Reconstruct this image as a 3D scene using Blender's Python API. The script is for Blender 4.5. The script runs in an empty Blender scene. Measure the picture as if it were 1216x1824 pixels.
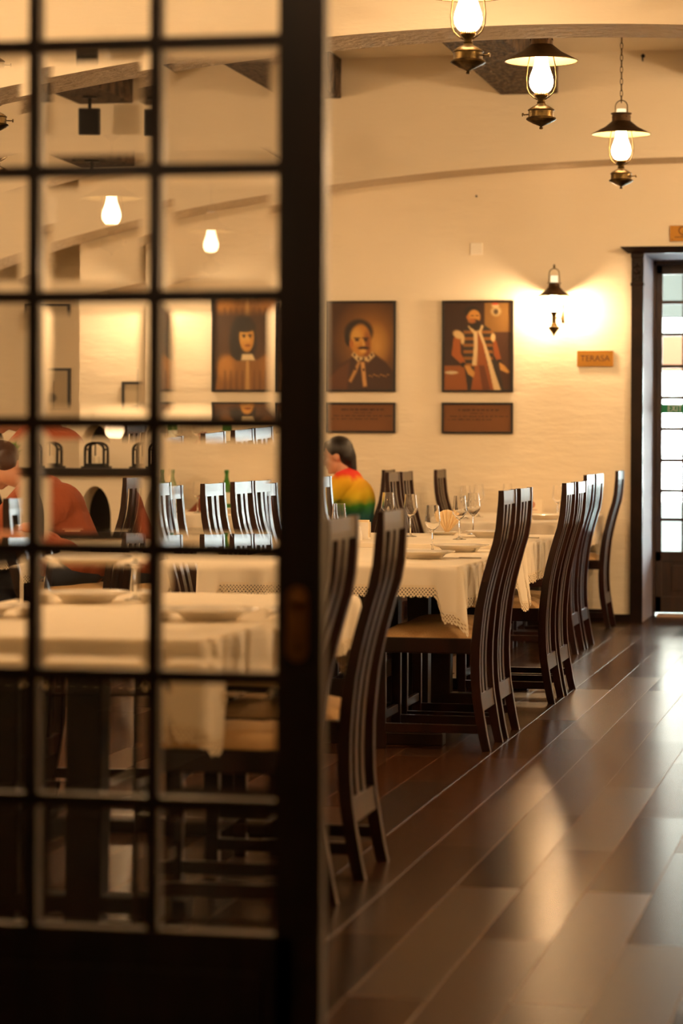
import bpy, bmesh, math, random
import numpy as np
from mathutils import Vector, Matrix

random.seed(7)
PI = math.pi
S = bpy.context.scene
C = S.collection

# ------------------------------------------------------------------ camera, sky, exposure
YAW = math.atan(982 / 4700.0)
cam_data = bpy.data.cameras.new('camera')
cam = bpy.data.objects.new('camera', cam_data)
C.objects.link(cam)
cam.matrix_world = (Matrix.Translation((0, 0, 1.3)) @ Matrix.Rotation(YAW, 4, 'Z')
                    @ Matrix.Rotation(PI / 2, 4, 'X') @ Matrix.Rotation(0.0044, 4, 'Z'))
cam_data.sensor_fit = 'HORIZONTAL'
cam_data.sensor_width = 24.0
cam_data.lens = 4700 / 1216 * 24.0
cam_data.shift_y = -130 / 1216
cam_data.clip_start = 0.05
cam_data.dof.use_dof = True
cam_data.dof.focus_distance = 12.6
cam_data.dof.aperture_fstop = 2.7
S.camera = cam

SKY = 13.0          # overcast daylight outside the terrace door
LAMP = 34.0        # glow of the pendant chimneys in view
LAMP_ADDED = 470.0   # stronger glow of the unseen pendants added to brighten the room
SCONCE = 200.0      # glow of the wall lamps
world = bpy.data.worlds.new('sky')
S.world = world
world.use_nodes = True
_bg = world.node_tree.nodes['Background']
_bg.inputs[0].default_value = (0.86, 1.0, 0.96, 1)
_bg.inputs[1].default_value = SKY

S.view_settings.view_transform = 'Standard'
S.view_settings.look = 'None'
S.view_settings.exposure = 0.9
S.view_settings.gamma = 1.0
S.view_settings.use_curve_mapping = False
S.cycles.max_bounces = 12
S.cycles.transmission_bounces = 12
S.cycles.transparent_max_bounces = 12
S.cycles.diffuse_bounces = 6
S.cycles.sample_clamp_indirect = 6.0
S.cycles.use_denoising = True
S.cycles.caustics_reflective = False


# ------------------------------------------------------------------ materials
def srgb(r, g, b):
    f = lambda v: (v / 255 / 12.92) if v / 255 <= 0.04045 else ((v / 255 + 0.055) / 1.055) ** 2.4
    return (f(r), f(g), f(b), 1)


def new_mat(name):
    m = bpy.data.materials.new(name)
    m.use_nodes = True
    nt = m.node_tree
    b = nt.nodes['Principled BSDF']
    return m, nt, b


def noise_bump(nt, b, scale, strength, dist=0.01, detail=4, stretch=None):
    tc = nt.nodes.new('ShaderNodeTexCoord')
    n = nt.nodes.new('ShaderNodeTexNoise')
    n.inputs['Scale'].default_value = scale
    n.inputs['Detail'].default_value = detail
    if stretch:
        mp = nt.nodes.new('ShaderNodeMapping')
        mp.inputs['Scale'].default_value = stretch
        nt.links.new(tc.outputs['Object'], mp.inputs[0])
        nt.links.new(mp.outputs[0], n.inputs['Vector'])
    else:
        nt.links.new(tc.outputs['Object'], n.inputs['Vector'])
    bp = nt.nodes.new('ShaderNodeBump')
    bp.inputs['Strength'].default_value = strength
    bp.inputs['Distance'].default_value = dist
    nt.links.new(n.outputs['Fac'], bp.inputs['Height'])
    nt.links.new(bp.outputs[0], b.inputs['Normal'])
    return n


def mat(name, col, rough=0.5, metal=0.0, bump=None, var=None, coat=0.0, spec=None, stretch=None):
    m, nt, b = new_mat(name)
    b.inputs['Base Color'].default_value = col
    b.inputs['Roughness'].default_value = rough
    b.inputs['Metallic'].default_value = metal
    b.inputs['Coat Weight'].default_value = coat
    b.inputs['Coat Roughness'].default_value = 0.12
    if spec is not None:
        b.inputs['Specular IOR Level'].default_value = spec
    n = None
    if bump:
        n = noise_bump(nt, b, bump[0], bump[1], bump[2] if len(bump) > 2 else 0.01, stretch=stretch)
    if var:
        if n is None:
            tc = nt.nodes.new('ShaderNodeTexCoord')
            n = nt.nodes.new('ShaderNodeTexNoise')
            n.inputs['Scale'].default_value = var[1]
            nt.links.new(tc.outputs['Object'], n.inputs['Vector'])
        r = nt.nodes.new('ShaderNodeValToRGB')
        r.color_ramp.elements[0].position = 0.35
        r.color_ramp.elements[1].position = 0.65
        r.color_ramp.elements[0].color = col
        r.color_ramp.elements[1].color = var[0]
        nt.links.new(n.outputs['Fac'], r.inputs[0])
        nt.links.new(r.outputs[0], b.inputs['Base Color'])
    return m


PLASTER = mat('cream_plaster', srgb(236, 222, 196), 0.75, bump=(5, 0.35, 0.02), stretch=(1.0, 1.0, 3.2))
CEIL = mat('white_plaster', srgb(236, 224, 202), 0.8, bump=(6, 0.2, 0.02))
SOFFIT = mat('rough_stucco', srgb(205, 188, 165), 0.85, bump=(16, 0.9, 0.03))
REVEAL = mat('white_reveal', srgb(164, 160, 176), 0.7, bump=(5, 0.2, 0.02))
TIMBER = mat('old_timber', srgb(28, 19, 13), 0.75, bump=(11, 1.0, 0.1), var=(srgb(104, 82, 62), 6), stretch=(3, 1.2, 1))
MAHOG = mat('mahogany', srgb(20, 7, 4), 0.3, bump=(8, 0.12, 0.004), var=(srgb(44, 15, 8), 5), coat=0.12, spec=0.32, stretch=(1, 1, 0.12))
DARKWOOD = mat('dark_wood', srgb(20, 11, 7), 0.35, bump=(9, 0.15, 0.004), var=(srgb(30, 17, 11), 5), coat=0.0, spec=0.2)
DOORWOOD = mat('door_wood', srgb(36, 20, 10), 0.42, bump=(6, 0.15, 0.004), var=(srgb(52, 29, 13), 4), coat=0.35, spec=0.5, stretch=(4, 4, 0.4))
FRAMEBLK = mat('black_frame', srgb(20, 14, 11), 0.4)
BRASS = mat('aged_brass', srgb(104, 84, 46), 0.38, 0.9, var=(srgb(58, 44, 24), 30))
HANDLEM = mat('dull_brass', srgb(168, 108, 44), 0.45, 0.4)
BRASSLT = mat('bright_brass', srgb(150, 116, 58), 0.32, 1.0)
SHADEOUT = mat('bronze_tin', srgb(66, 48, 32), 0.45, 0.8, var=(srgb(92, 68, 42), 22))
SHADEIN = mat('cream_enamel', srgb(190, 168, 118), 0.5)
CLOTH = mat('cream_cloth', srgb(240, 228, 206), 0.9, bump=(140, 0.12, 0.003))
CUSH = mat('tan_fabric', srgb(205, 168, 118), 0.85, bump=(260, 0.3, 0.002), var=(srgb(188, 150, 100), 8))
CERAMIC = mat('white_ceramic', srgb(238, 232, 222), 0.15, coat=0.5)
STEEL = mat('cutlery_steel', srgb(190, 186, 178), 0.2, 1.0)
NAPKIN = mat('cream_napkin', srgb(240, 218, 176), 0.85)
ORANGE = mat('orange_cotton', srgb(156, 76, 42), 0.85, bump=(14, 0.5, 0.03), stretch=(1, 2.5, 1))
GOLD = mat('gold_plate', srgb(176, 124, 50), 0.35, 0.75)
ENGRAVE = mat('engraved_dark', srgb(70, 40, 16), 0.6)
PLAQUE = mat('brown_plaque', srgb(108, 64, 22), 0.5)
INK = mat('dark_ink', srgb(45, 20, 8), 0.6)
SOCKETM = mat('ivory_plastic', srgb(250, 242, 226), 0.4)
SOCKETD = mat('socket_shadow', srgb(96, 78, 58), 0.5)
SKIN = mat('skin', srgb(206, 150, 118), 0.5)
HAIR = mat('dark_hair', srgb(24, 17, 14), 0.45, bump=(60, 0.4, 0.004))
HAIRB = mat('brown_cropped_hair', srgb(64, 38, 22), 0.6, bump=(220, 0.4, 0.004))
JEANS = mat('dark_trousers', srgb(40, 44, 54), 0.8)
SHOE = mat('black_shoe', srgb(18, 17, 17), 0.5)
IRON = mat('black_iron', srgb(24, 20, 18), 0.5, 0.6)
CANDLE = mat('ivory_wax', srgb(236, 224, 196), 0.5)
SPK = mat('black_cabinet', srgb(30, 24, 20), 0.55, var=(srgb(40, 32, 26), 30))
LEAF = mat('leaf_green', srgb(96, 150, 40), 0.5)
POT = mat('terracotta', srgb(150, 84, 52), 0.7)
GREENB = mat('green_bottle_glass', srgb(60, 150, 40), 0.05)
GREENB.node_tree.nodes['Principled BSDF'].inputs['Transmission Weight'].default_value = 0.7
PAPER = mat('bottle_label', srgb(225, 228, 214), 0.6)
EXITG = mat('exit_green', srgb(0, 132, 84), 0.5)
EXITW = mat('exit_white', srgb(240, 240, 232), 0.5)
CARD = mat('white_card', srgb(240, 226, 200), 0.7)
EMBLEM = mat('red_emblem', srgb(176, 88, 46), 0.6)
TERR_W = mat('terrace_white', srgb(190, 194, 194), 0.8)
TERR_C = mat('terrace_ceiling_grey', srgb(120, 124, 124), 0.85)
TERR_O = mat('terracotta_awning', srgb(130, 84, 58), 0.8)
TERR_G = mat('stone_parapet', srgb(120, 122, 120), 0.9, bump=(30, 0.5, 0.02))
TERR_D = mat('dark_steel_post', srgb(40, 46, 46), 0.5)
BEIGE = mat('sill_stone', srgb(190, 165, 145), 0.6)


def glass_mat(name, ior=1.5, rough=0.0, col=(1, 1, 1, 1)):
    m = bpy.data.materials.new(name)
    m.use_nodes = True
    nt = m.node_tree
    nt.nodes.clear()
    o = nt.nodes.new('ShaderNodeOutputMaterial')
    g = nt.nodes.new('ShaderNodeBsdfGlass')
    g.inputs['IOR'].default_value = ior
    g.inputs['Roughness'].default_value = rough
    g.inputs['Color'].default_value = col
    nt.links.new(g.outputs[0], o.inputs[0])
    return m


GLASS = glass_mat('clear_glass', 1.5)
WINEGLASS = glass_mat('crystal_glass', 1.45)


def thin_glass(name):
    m = bpy.data.materials.new(name)
    m.use_nodes = True
    nt = m.node_tree
    nt.nodes.clear()
    o = nt.nodes.new('ShaderNodeOutputMaterial')
    t = nt.nodes.new('ShaderNodeBsdfTransparent')
    g = nt.nodes.new('ShaderNodeBsdfGlossy')
    g.inputs['Roughness'].default_value = 0.02
    fr = nt.nodes.new('ShaderNodeFresnel')
    fr.inputs[0].default_value = 1.4
    mx = nt.nodes.new('ShaderNodeMixShader')
    nt.links.new(fr.outputs[0], mx.inputs[0])
    nt.links.new(t.outputs[0], mx.inputs[1])
    nt.links.new(g.outputs[0], mx.inputs[2])
    nt.links.new(mx.outputs[0], o.inputs[0])
    return m


PANE = thin_glass('window_glass')


def glow_mat(name, col, strength):
    m = bpy.data.materials.new(name)
    m.use_nodes = True
    nt = m.node_tree
    nt.nodes.clear()
    o = nt.nodes.new('ShaderNodeOutputMaterial')
    e = nt.nodes.new('ShaderNodeEmission')
    e.inputs[0].default_value = col
    e.inputs[1].default_value = strength
    nt.links.new(e.outputs[0], o.inputs[0])
    return m


WARM = (1.0, 0.675, 0.375, 1)
GLOW = glow_mat('lit_opal_chimney', WARM, LAMP)
GLOWH = glow_mat('lit_hall_chimney', WARM, 28.0)
GLOWN = glow_mat('added_hall_chimney', WARM, 60.0)
GLOWF = glow_mat('added_lamp_chimney', WARM, LAMP_ADDED)
GLOWT = glow_mat('chimney_top_glow', (1.0, 0.78, 0.45, 1), 0.75)
GLOWS = glow_mat('lit_wall_chimney', WARM, SCONCE)


def floor_mat():
    m, nt, b = new_mat('dark_plank_floor')
    N, L = nt.nodes, nt.links
    tc = N.new('ShaderNodeTexCoord')
    sp = N.new('ShaderNodeSeparateXYZ')
    L.new(tc.outputs['Object'], sp.inputs[0])
    u = N.new('ShaderNodeMath'); u.operation = 'ADD'; u.inputs[1].default_value = -6.81 + 1.54 * 20
    v = N.new('ShaderNodeMath'); v.operation = 'ADD'; v.inputs[1].default_value = 0.86 + 0.19 * 100
    L.new(sp.outputs['Y'], u.inputs[0]); L.new(sp.outputs['X'], v.inputs[0])
    cb = N.new('ShaderNodeCombineXYZ')
    L.new(u.outputs[0], cb.inputs[0]); L.new(v.outputs[0], cb.inputs[1])
    br = N.new('ShaderNodeTexBrick')
    br.offset = 0.5; br.offset_frequency = 2; br.squash = 1.0
    br.inputs['Scale'].default_value = 1.0
    br.inputs['Brick Width'].default_value = 1.54
    br.inputs['Row Height'].default_value = 0.19
    br.inputs['Mortar Size'].default_value = 0.0026
    br.inputs['Mortar Smooth'].default_value = 0.6
    br.inputs['Color1'].default_value = srgb(38, 20, 10)
    br.inputs['Color2'].default_value = srgb(56, 31, 16)
    br.inputs['Mortar'].default_value = srgb(92, 64, 42)  # seams coloured lighter to stand for highlights along the board edges
    L.new(cb.outputs[0], br.inputs['Vector'])
    mp = N.new('ShaderNodeMapping'); mp.inputs['Scale'].default_value = (16, 1.6, 1)
    L.new(tc.outputs['Object'], mp.inputs[0])
    n = N.new('ShaderNodeTexNoise'); n.inputs['Scale'].default_value = 2.2; n.inputs['Detail'].default_value = 6
    L.new(mp.outputs[0], n.inputs['Vector'])
    mx = N.new('ShaderNodeMix'); mx.data_type = 'RGBA'; mx.blend_type = 'MULTIPLY'
    mx.inputs[0].default_value = 0.7
    rp = N.new('ShaderNodeValToRGB')
    rp.color_ramp.elements[0].color = (0.45, 0.42, 0.40, 1)
    rp.color_ramp.elements[1].color = (1.25, 1.2, 1.15, 1)
    L.new(n.outputs['Fac'], rp.inputs[0])
    L.new(br.outputs['Color'], mx.inputs[6]); L.new(rp.outputs[0], mx.inputs[7])
    L.new(mx.outputs[2], b.inputs['Base Color'])
    # each board lies a hair off level and takes the varnish a little differently
    bw = N.new('ShaderNodeTexWhiteNoise'); bw.noise_dimensions = '2D'
    ru = N.new('ShaderNodeMath'); ru.operation = 'DIVIDE'; ru.inputs[1].default_value = 0.19
    L.new(v.outputs[0], ru.inputs[0])
    rf = N.new('ShaderNodeMath'); rf.operation = 'FLOOR'; L.new(ru.outputs[0], rf.inputs[0])
    md = N.new('ShaderNodeMath'); md.operation = 'FLOORED_MODULO'; md.inputs[1].default_value = 2.0
    L.new(rf.outputs[0], md.inputs[0])
    ev = N.new('ShaderNodeMath'); ev.operation = 'SUBTRACT'; ev.inputs[0].default_value = 1.0
    L.new(md.outputs[0], ev.inputs[1])
    uo = N.new('ShaderNodeMath'); uo.operation = 'MULTIPLY_ADD'; uo.inputs[1].default_value = 0.77
    L.new(ev.outputs[0], uo.inputs[0]); L.new(u.outputs[0], uo.inputs[2])
    ud = N.new('ShaderNodeMath'); ud.operation = 'DIVIDE'; ud.inputs[1].default_value = 1.54
    L.new(uo.outputs[0], ud.inputs[0])
    uf = N.new('ShaderNodeMath'); uf.operation = 'FLOOR'; L.new(ud.outputs[0], uf.inputs[0])
    ci = N.new('ShaderNodeCombineXYZ'); L.new(rf.outputs[0], ci.inputs[0]); L.new(uf.outputs[0], ci.inputs[1])
    L.new(ci.outputs[0], bw.inputs['Vector'])
    rr = N.new('ShaderNodeMapRange')
    rr.inputs['To Min'].default_value = 0.20; rr.inputs['To Max'].default_value = 0.28
    L.new(bw.outputs['Value'], rr.inputs[0])
    L.new(rr.outputs[0], b.inputs['Roughness'])
    vm = N.new('ShaderNodeVectorMath'); vm.operation = 'SUBTRACT'; vm.inputs[1].default_value = (0.5, 0.5, 0.5)
    L.new(bw.outputs['Color'], vm.inputs[0])
    vs = N.new('ShaderNodeVectorMath'); vs.operation = 'MULTIPLY'; vs.inputs[1].default_value = (0.010, 0.020, 0.0)
    L.new(vm.outputs[0], vs.inputs[0])
    va = N.new('ShaderNodeVectorMath'); va.operation = 'ADD'; va.inputs[1].default_value = (0, 0, 1)
    L.new(vs.outputs[0], va.inputs[0])
    vn = N.new('ShaderNodeVectorMath'); vn.operation = 'NORMALIZE'; L.new(va.outputs[0], vn.inputs[0])
    inv = N.new('ShaderNodeMath'); inv.operation = 'MULTIPLY'; inv.inputs[1].default_value = -1.0
    L.new(br.outputs['Fac'], inv.inputs[0])
    bp = N.new('ShaderNodeBump'); bp.inputs['Strength'].default_value = 0.6; bp.inputs['Distance'].default_value = 0.003
    L.new(inv.outputs[0], bp.inputs['Height']); L.new(vn.outputs[0], bp.inputs['Normal'])
    b.inputs['Specular IOR Level'].default_value = 0.0
    b.inputs['Roughness'].default_value = 0.8
    nt.links.remove(b.inputs['Roughness'].links[0])
    gl = N.new('ShaderNodeBsdfGlossy')
    gl.inputs['Color'].default_value = (1.0, 0.91, 0.82, 1)
    L.new(rr.outputs[0], gl.inputs['Roughness'])
    L.new(bp.outputs[0], gl.inputs['Normal']); L.new(bp.outputs[0], b.inputs['Normal'])
    fr = N.new('ShaderNodeFresnel'); fr.inputs[0].default_value = 1.4
    fm = N.new('ShaderNodeMapRange'); fm.inputs['To Min'].default_value = 0.0; fm.inputs['To Max'].default_value = 0.36
    L.new(fr.outputs[0], fm.inputs[0])
    pv = N.new('ShaderNodeMapRange'); pv.inputs['To Min'].default_value = 0.82; pv.inputs['To Max'].default_value = 1.12
    L.new(bw.outputs['Value'], pv.inputs[0])
    pm = N.new('ShaderNodeMath'); pm.operation = 'MULTIPLY'
    L.new(fm.outputs[0], pm.inputs[0]); L.new(pv.outputs[0], pm.inputs[1])
    mxs = N.new('ShaderNodeMixShader')
    L.new(pm.outputs[0], mxs.inputs[0]); L.new(b.outputs[0], mxs.inputs[1]); L.new(gl.outputs[0], mxs.inputs[2])
    L.new(mxs.outputs[0], N['Material Output'].inputs[0])
    return m


FLOOR = floor_mat()


def lace_mat():
    m, nt, b = new_mat('lace')
    N, L = nt.nodes, nt.links
    b.inputs['Base Color'].default_value = srgb(238, 222, 192)
    b.inputs['Roughness'].default_value = 0.9
    uv = N.new('ShaderNodeUVMap')
    mp = N.new('ShaderNodeMapping'); mp.inputs['Rotation'].default_value = (0, 0, PI / 4)
    mp.inputs['Scale'].default_value = (100, 100, 1)
    L.new(uv.outputs[0], mp.inputs[0])
    v = N.new('ShaderNodeTexVoronoi'); v.inputs['Scale'].default_value = 1.0; v.inputs['Randomness'].default_value = 0.0
    L.new(mp.outputs[0], v.inputs['Vector'])
    gt = N.new('ShaderNodeMath'); gt.operation = 'GREATER_THAN'; gt.inputs[1].default_value = 0.27
    L.new(v.outputs['Distance'], gt.inputs[0])
    L.new(gt.outputs[0], b.inputs['Alpha'])
    return m


LACE = lace_mat()


def shirt_mat():
    """tie-dyed shirt: red shoulders through yellow and green to dark teal hem"""
    m, nt, b = new_mat('rainbow_jersey')
    N, L = nt.nodes, nt.links
    tc = N.new('ShaderNodeTexCoord'); sp = N.new('ShaderNodeSeparateXYZ')
    L.new(tc.outputs['Object'], sp.inputs[0])
    n = N.new('ShaderNodeTexNoise'); n.inputs['Scale'].default_value = 9
    L.new(tc.outputs['Object'], n.inputs['Vector'])
    ma = N.new('ShaderNodeMath'); ma.operation = 'MULTIPLY_ADD'; ma.inputs[1].default_value = 0.10
    L.new(n.outputs['Fac'], ma.inputs[0]); L.new(sp.outputs['Z'], ma.inputs[2])
    mr = N.new('ShaderNodeMapRange')
    mr.inputs['From Min'].default_value = 0.70; mr.inputs['From Max'].default_value = 1.15
    L.new(ma.outputs[0], mr.inputs[0])
    r = N.new('ShaderNodeValToRGB'); cr = r.color_ramp
    cr.elements[0].position = 0.0; cr.elements[0].color = srgb(48, 66, 76)
    cr.elements[1].position = 1.0; cr.elements[1].color = srgb(222, 30, 22)
    for p, c in ((0.28, (30, 92, 88)), (0.42, (62, 140, 44)), (0.55, (222, 190, 30)), (0.80, (240, 178, 24)), (0.92, (226, 62, 24))):
        e = cr.elements.new(p); e.color = srgb(*c)
    L.new(mr.outputs[0], r.inputs[0]); L.new(r.outputs[0], b.inputs['Base Color'])
    b.inputs['Roughness'].default_value = 0.85
    return m


RAINBOW = shirt_mat()


def paint_mat():
    m, nt, b = new_mat('oil_paint')
    a = nt.nodes.new('ShaderNodeVertexColor'); a.layer_name = 'paint'
    nt.links.new(a.outputs[0], b.inputs['Base Color'])
    b.inputs['Roughness'].default_value = 0.45
    return m


PAINT = paint_mat()


# ------------------------------------------------------------------ mesh helpers
def add_box(bm, x0, x1, y0, y1, z0, z1, bev=0.0, M=None):
    vs = [bm.verts.new((x, y, z)) for x in (x0, x1) for y in (y0, y1) for z in (z0, z1)]
    fs = [bm.faces.new([vs[i] for i in q]) for q in
          ((0, 1, 3, 2), (4, 6, 7, 5), (0, 4, 5, 1), (2, 3, 7, 6), (0, 2, 6, 4), (1, 5, 7, 3))]
    if bev:
        es = list({e for f in fs for e in f.edges})
        r = bmesh.ops.bevel(bm, geom=es, offset=bev, segments=2, affect='EDGES', profile=0.6)
        vs = list({v for f in r['faces'] for v in f.verts} | {v for v in vs if v.is_valid})
    if M:
        bmesh.ops.transform(bm, matrix=M, verts=vs)
    return vs


def add_lathe(bm, prof, seg=24, c=(0, 0, 0), axis='Z', close=False):
    rings = []
    for r, z in prof:
        ring = []
        if r < 1e-6:
            p = (c[0], c[1], c[2] + z) if axis == 'Z' else (c[0], c[1] + z, c[2]) if axis == 'Y' else (c[0] + z, c[1], c[2])
            ring = [bm.verts.new(p)]
        else:
            for i in range(seg):
                a = 2 * PI * i / seg
                u, w = r * math.cos(a), r * math.sin(a)
                p = (c[0] + u, c[1] + w, c[2] + z) if axis == 'Z' else (c[0] + u, c[1] + z, c[2] + w) if axis == 'Y' else (c[0] + z, c[1] + u, c[2] + w)
                ring.append(bm.verts.new(p))
        rings.append(ring)
    pairs = list(zip(rings, rings[1:]))
    if close:
        pairs.append((rings[-1], rings[0]))
    for a, b in pairs:
        if len(a) == 1 and len(b) == 1:
            continue
        for i in range(seg):
            j = (i + 1) % seg
            if len(a) == 1:
                bm.faces.new((a[0], b[j], b[i]))
            elif len(b) == 1:
                bm.faces.new((a[i], a[j], b[0]))
            else:
                bm.faces.new((a[i], a[j], b[j], b[i]))
    return rings


def add_tube(bm, pts, r, seg=8, cyclic=False):
    pts = [Vector(p) for p in pts]
    n = len(pts)
    rad = r if isinstance(r, (list, tuple)) else [r] * n
    rings = []
    up = None
    for i, p in enumerate(pts):
        if cyclic:
            t = pts[(i + 1) % n] - pts[i - 1]
        else:
            t = pts[min(i + 1, n - 1)] - pts[max(i - 1, 0)]
        t.normalize()
        if up is None:
            up = Vector((0, 0, 1)) if abs(t.z) < 0.9 else Vector((1, 0, 0))
        s = t.cross(up)
        if s.length < 1e-4:
            s = t.cross(Vector((0, 1, 0)))
        s.normalize()
        u = s.cross(t).normalized()
        up = u
        rings.append([bm.verts.new(p + rad[i] * (math.cos(2 * PI * k / seg) * s + math.sin(2 * PI * k / seg) * u)) for k in range(seg)])
    rng = range(n if cyclic else n - 1)
    for i in rng:
        a, b = rings[i], rings[(i + 1) % n]
        for k in range(seg):
            j = (k + 1) % seg
            bm.faces.new((a[k], a[j], b[j], b[k]))
    if not cyclic:
        bm.faces.new(rings[0][::-1])
        bm.faces.new(rings[-1])


def add_sweep(bm, prof, y0, y1, bev=0.003):
    """solid between y0 and y1 whose side outline is prof = [(x_front, x_back, z)]"""
    L = []
    for xf, xb, z in prof:
        L.append([bm.verts.new((xf, y0, z)), bm.verts.new((xb, y0, z)), bm.verts.new((xb, y1, z)), bm.verts.new((xf, y1, z))])
    fs = [bm.faces.new(L[0][::-1]), bm.faces.new(L[-1])]
    for a, b in zip(L, L[1:]):
        for k in range(4):
            j = (k + 1) % 4
            fs.append(bm.faces.new((a[k], a[j], b[j], b[k])))
    if bev:
        bm.edges.ensure_lookup_table()
        es = []
        for a, b in zip(L, L[1:]):
            for k in range(4):
                e = bm.edges.get((a[k], b[k]))
                if e:
                    es.append(e)
        bmesh.ops.bevel(bm, geom=es, offset=bev, segments=2, affect='EDGES', profile=0.6)


def add_sphere(bm, c, r, u=16, v=10, M=None):
    m = Matrix.Translation(c) @ (M or Matrix.Identity(4)) @ (Matrix.Diagonal((*r, 1)) if isinstance(r, (tuple, list)) else Matrix.Scale(r, 4))
    return bmesh.ops.create_uvsphere(bm, u_segments=u, v_segments=v, radius=1.0, matrix=m)['verts']


def add_capsule(bm, a, b, ra, rb, seg=12):
    a, b = Vector(a), Vector(b)
    d = (b - a)
    n = 4
    pts, rr = [], []
    dn = d.normalized()
    for k in range(n, 0, -1):
        t = k / n
        pts.append(a - dn * ra * math.sin(t * PI / 2) * 0.999); rr.append(max(ra * math.cos(t * PI / 2), ra * 0.05))
    for k in range(0, 4):
        t = k / 3
        pts.append(a + d * t); rr.append(ra + (rb - ra) * t)
    for k in range(1, n + 1):
        t = k / n
        pts.append(b + dn * rb * math.sin(t * PI / 2) * 0.999); rr.append(max(rb * math.cos(t * PI / 2), rb * 0.05))
    add_tube(bm, pts, rr, seg)


def obj(name, bm, material, parent=None, smooth=None, label=None):
    bmesh.ops.recalc_face_normals(bm, faces=bm.faces)
    me = bpy.data.meshes.new(name)
    bm.to_mesh(me)
    bm.free()
    for m in (material if isinstance(material, (list, tuple)) else [material]):
        me.materials.append(m)
    o = bpy.data.objects.new(name, me)
    C.objects.link(o)
    if parent:
        o.parent = parent
    if smooth is not None:
        me.polygons.foreach_set('use_smooth', [True] * len(me.polygons))
        if smooth < 180:
            me.set_sharp_from_angle(angle=math.radians(smooth))
    if label:
        o['label'] = label
    return o


def boxobj(name, dims, material, parent=None, bev=0.0, label=None):
    bm = bmesh.new()
    add_box(bm, *dims, bev=bev)
    return obj(name, bm, material, parent, label=label)


def thing(name, label, cat, loc=(0, 0, 0), rz=0.0, group=None):
    o = bpy.data.objects.new(name, None)
    o.empty_display_size = 0.1
    C.objects.link(o)
    o.location = loc
    o.rotation_euler = (0, 0, rz)
    return tag(o, label, cat, group)


def tag(o, label, cat, group=None, kind=None):
    o['label'] = label
    o['category'] = cat
    if group:
        o['group'] = group
    if kind:
        o['kind'] = kind
    return o


def struct(o):
    o['kind'] = 'structure'
    return o


def dup(root, loc, rz, label, group=None):
    r = root.copy()
    C.objects.link(r)
    r.location = loc
    r.rotation_euler = (0, 0, rz)
    r['label'] = label
    if group:
        r['group'] = group
    for ch in list(root.children):
        c = ch.copy()
        C.objects.link(c)
        c.parent = r
        for g in list(ch.children):
            d = g.copy()
            C.objects.link(d)
            d.parent = c
    return r


def remeshed(name, bm, material, parent, voxel, smooth_iter=6):
    """fuse overlapping volumes into one continuous skin"""
    bmesh.ops.recalc_face_normals(bm, faces=bm.faces)
    me = bpy.data.meshes.new('raw')
    bm.to_mesh(me)
    bm.free()
    t = bpy.data.objects.new('raw', me)
    C.objects.link(t)
    r = t.modifiers.new('r', 'REMESH')
    r.mode = 'VOXEL'
    r.voxel_size = voxel
    s = t.modifiers.new('s', 'SMOOTH')
    s.factor = 0.5
    s.iterations = smooth_iter
    dg = bpy.context.evaluated_depsgraph_get()
    out = bpy.data.meshes.new_from_object(t.evaluated_get(dg))
    bpy.data.objects.remove(t)
    out.materials.clear()
    for m in (material if isinstance(material, (list, tuple)) else [material]):
        out.materials.append(m)
    out.polygons.foreach_set('use_smooth', [True] * len(out.polygons))
    o = bpy.data.objects.new(name, out)
    C.objects.link(o)
    o.parent = parent
    return o


def text_obj(name, s, size, material, parent, loc, rot, extrude=0.0008, sx=1.0, align='CENTER'):
    cu = bpy.data.curves.new(name, 'FONT')
    cu.body = s
    cu.size = size
    cu.extrude = extrude
    cu.align_x = align
    cu.align_y = 'CENTER'
    t = bpy.data.objects.new(name, cu)
    C.objects.link(t)
    dg = bpy.context.evaluated_depsgraph_get()
    me = bpy.data.meshes.new_from_object(t.evaluated_get(dg))
    bpy.data.objects.remove(t)
    me.transform(Matrix.Translation(loc) @ Matrix.Rotation(rot, 4, 'X') @ Matrix.Diagonal((sx, 1, 1, 1)))
    me.materials.clear()
    me.materials.append(material)
    o = bpy.data.objects.new(name, me)
    C.objects.link(o)
    if parent:
        o.parent = parent
    return o


# ================================================================== THE ROOM
XL, XR = -8.2, 1.9          # side walls of the dining room
YB = 18.9                   # lower part of the far wall
YP0, YP1 = 4.74, 4.92       # partition with the glazed double door
ZC = 4.02

fl = boxobj('floor', (-9.0, 3.2, -12.0, 19.75, -0.2, 0.0), FLOOR); struct(fl)

# far wall with the terrace door opening
DX0, DX1, DZ = -1.747, -0.72, 2.634
bm = bmesh.new()
add_box(bm, -5.95, DX0, YB, 19.85, 0, ZC + 0.2)
add_box(bm, DX1, XR + 0.3, YB, 19.85, 0, ZC + 0.2)
add_box(bm, DX0, DX1, YB, 19.85, DZ, ZC + 0.2)
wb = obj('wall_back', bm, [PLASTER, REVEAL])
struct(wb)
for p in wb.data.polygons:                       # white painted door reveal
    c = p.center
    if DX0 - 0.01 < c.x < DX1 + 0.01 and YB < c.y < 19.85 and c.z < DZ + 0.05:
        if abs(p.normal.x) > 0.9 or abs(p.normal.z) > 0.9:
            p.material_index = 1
struct(boxobj('wall_back_recess', (XL - 0.3, -5.95, 19.6, 19.85, 0, ZC + 0.2), PLASTER))


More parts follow.
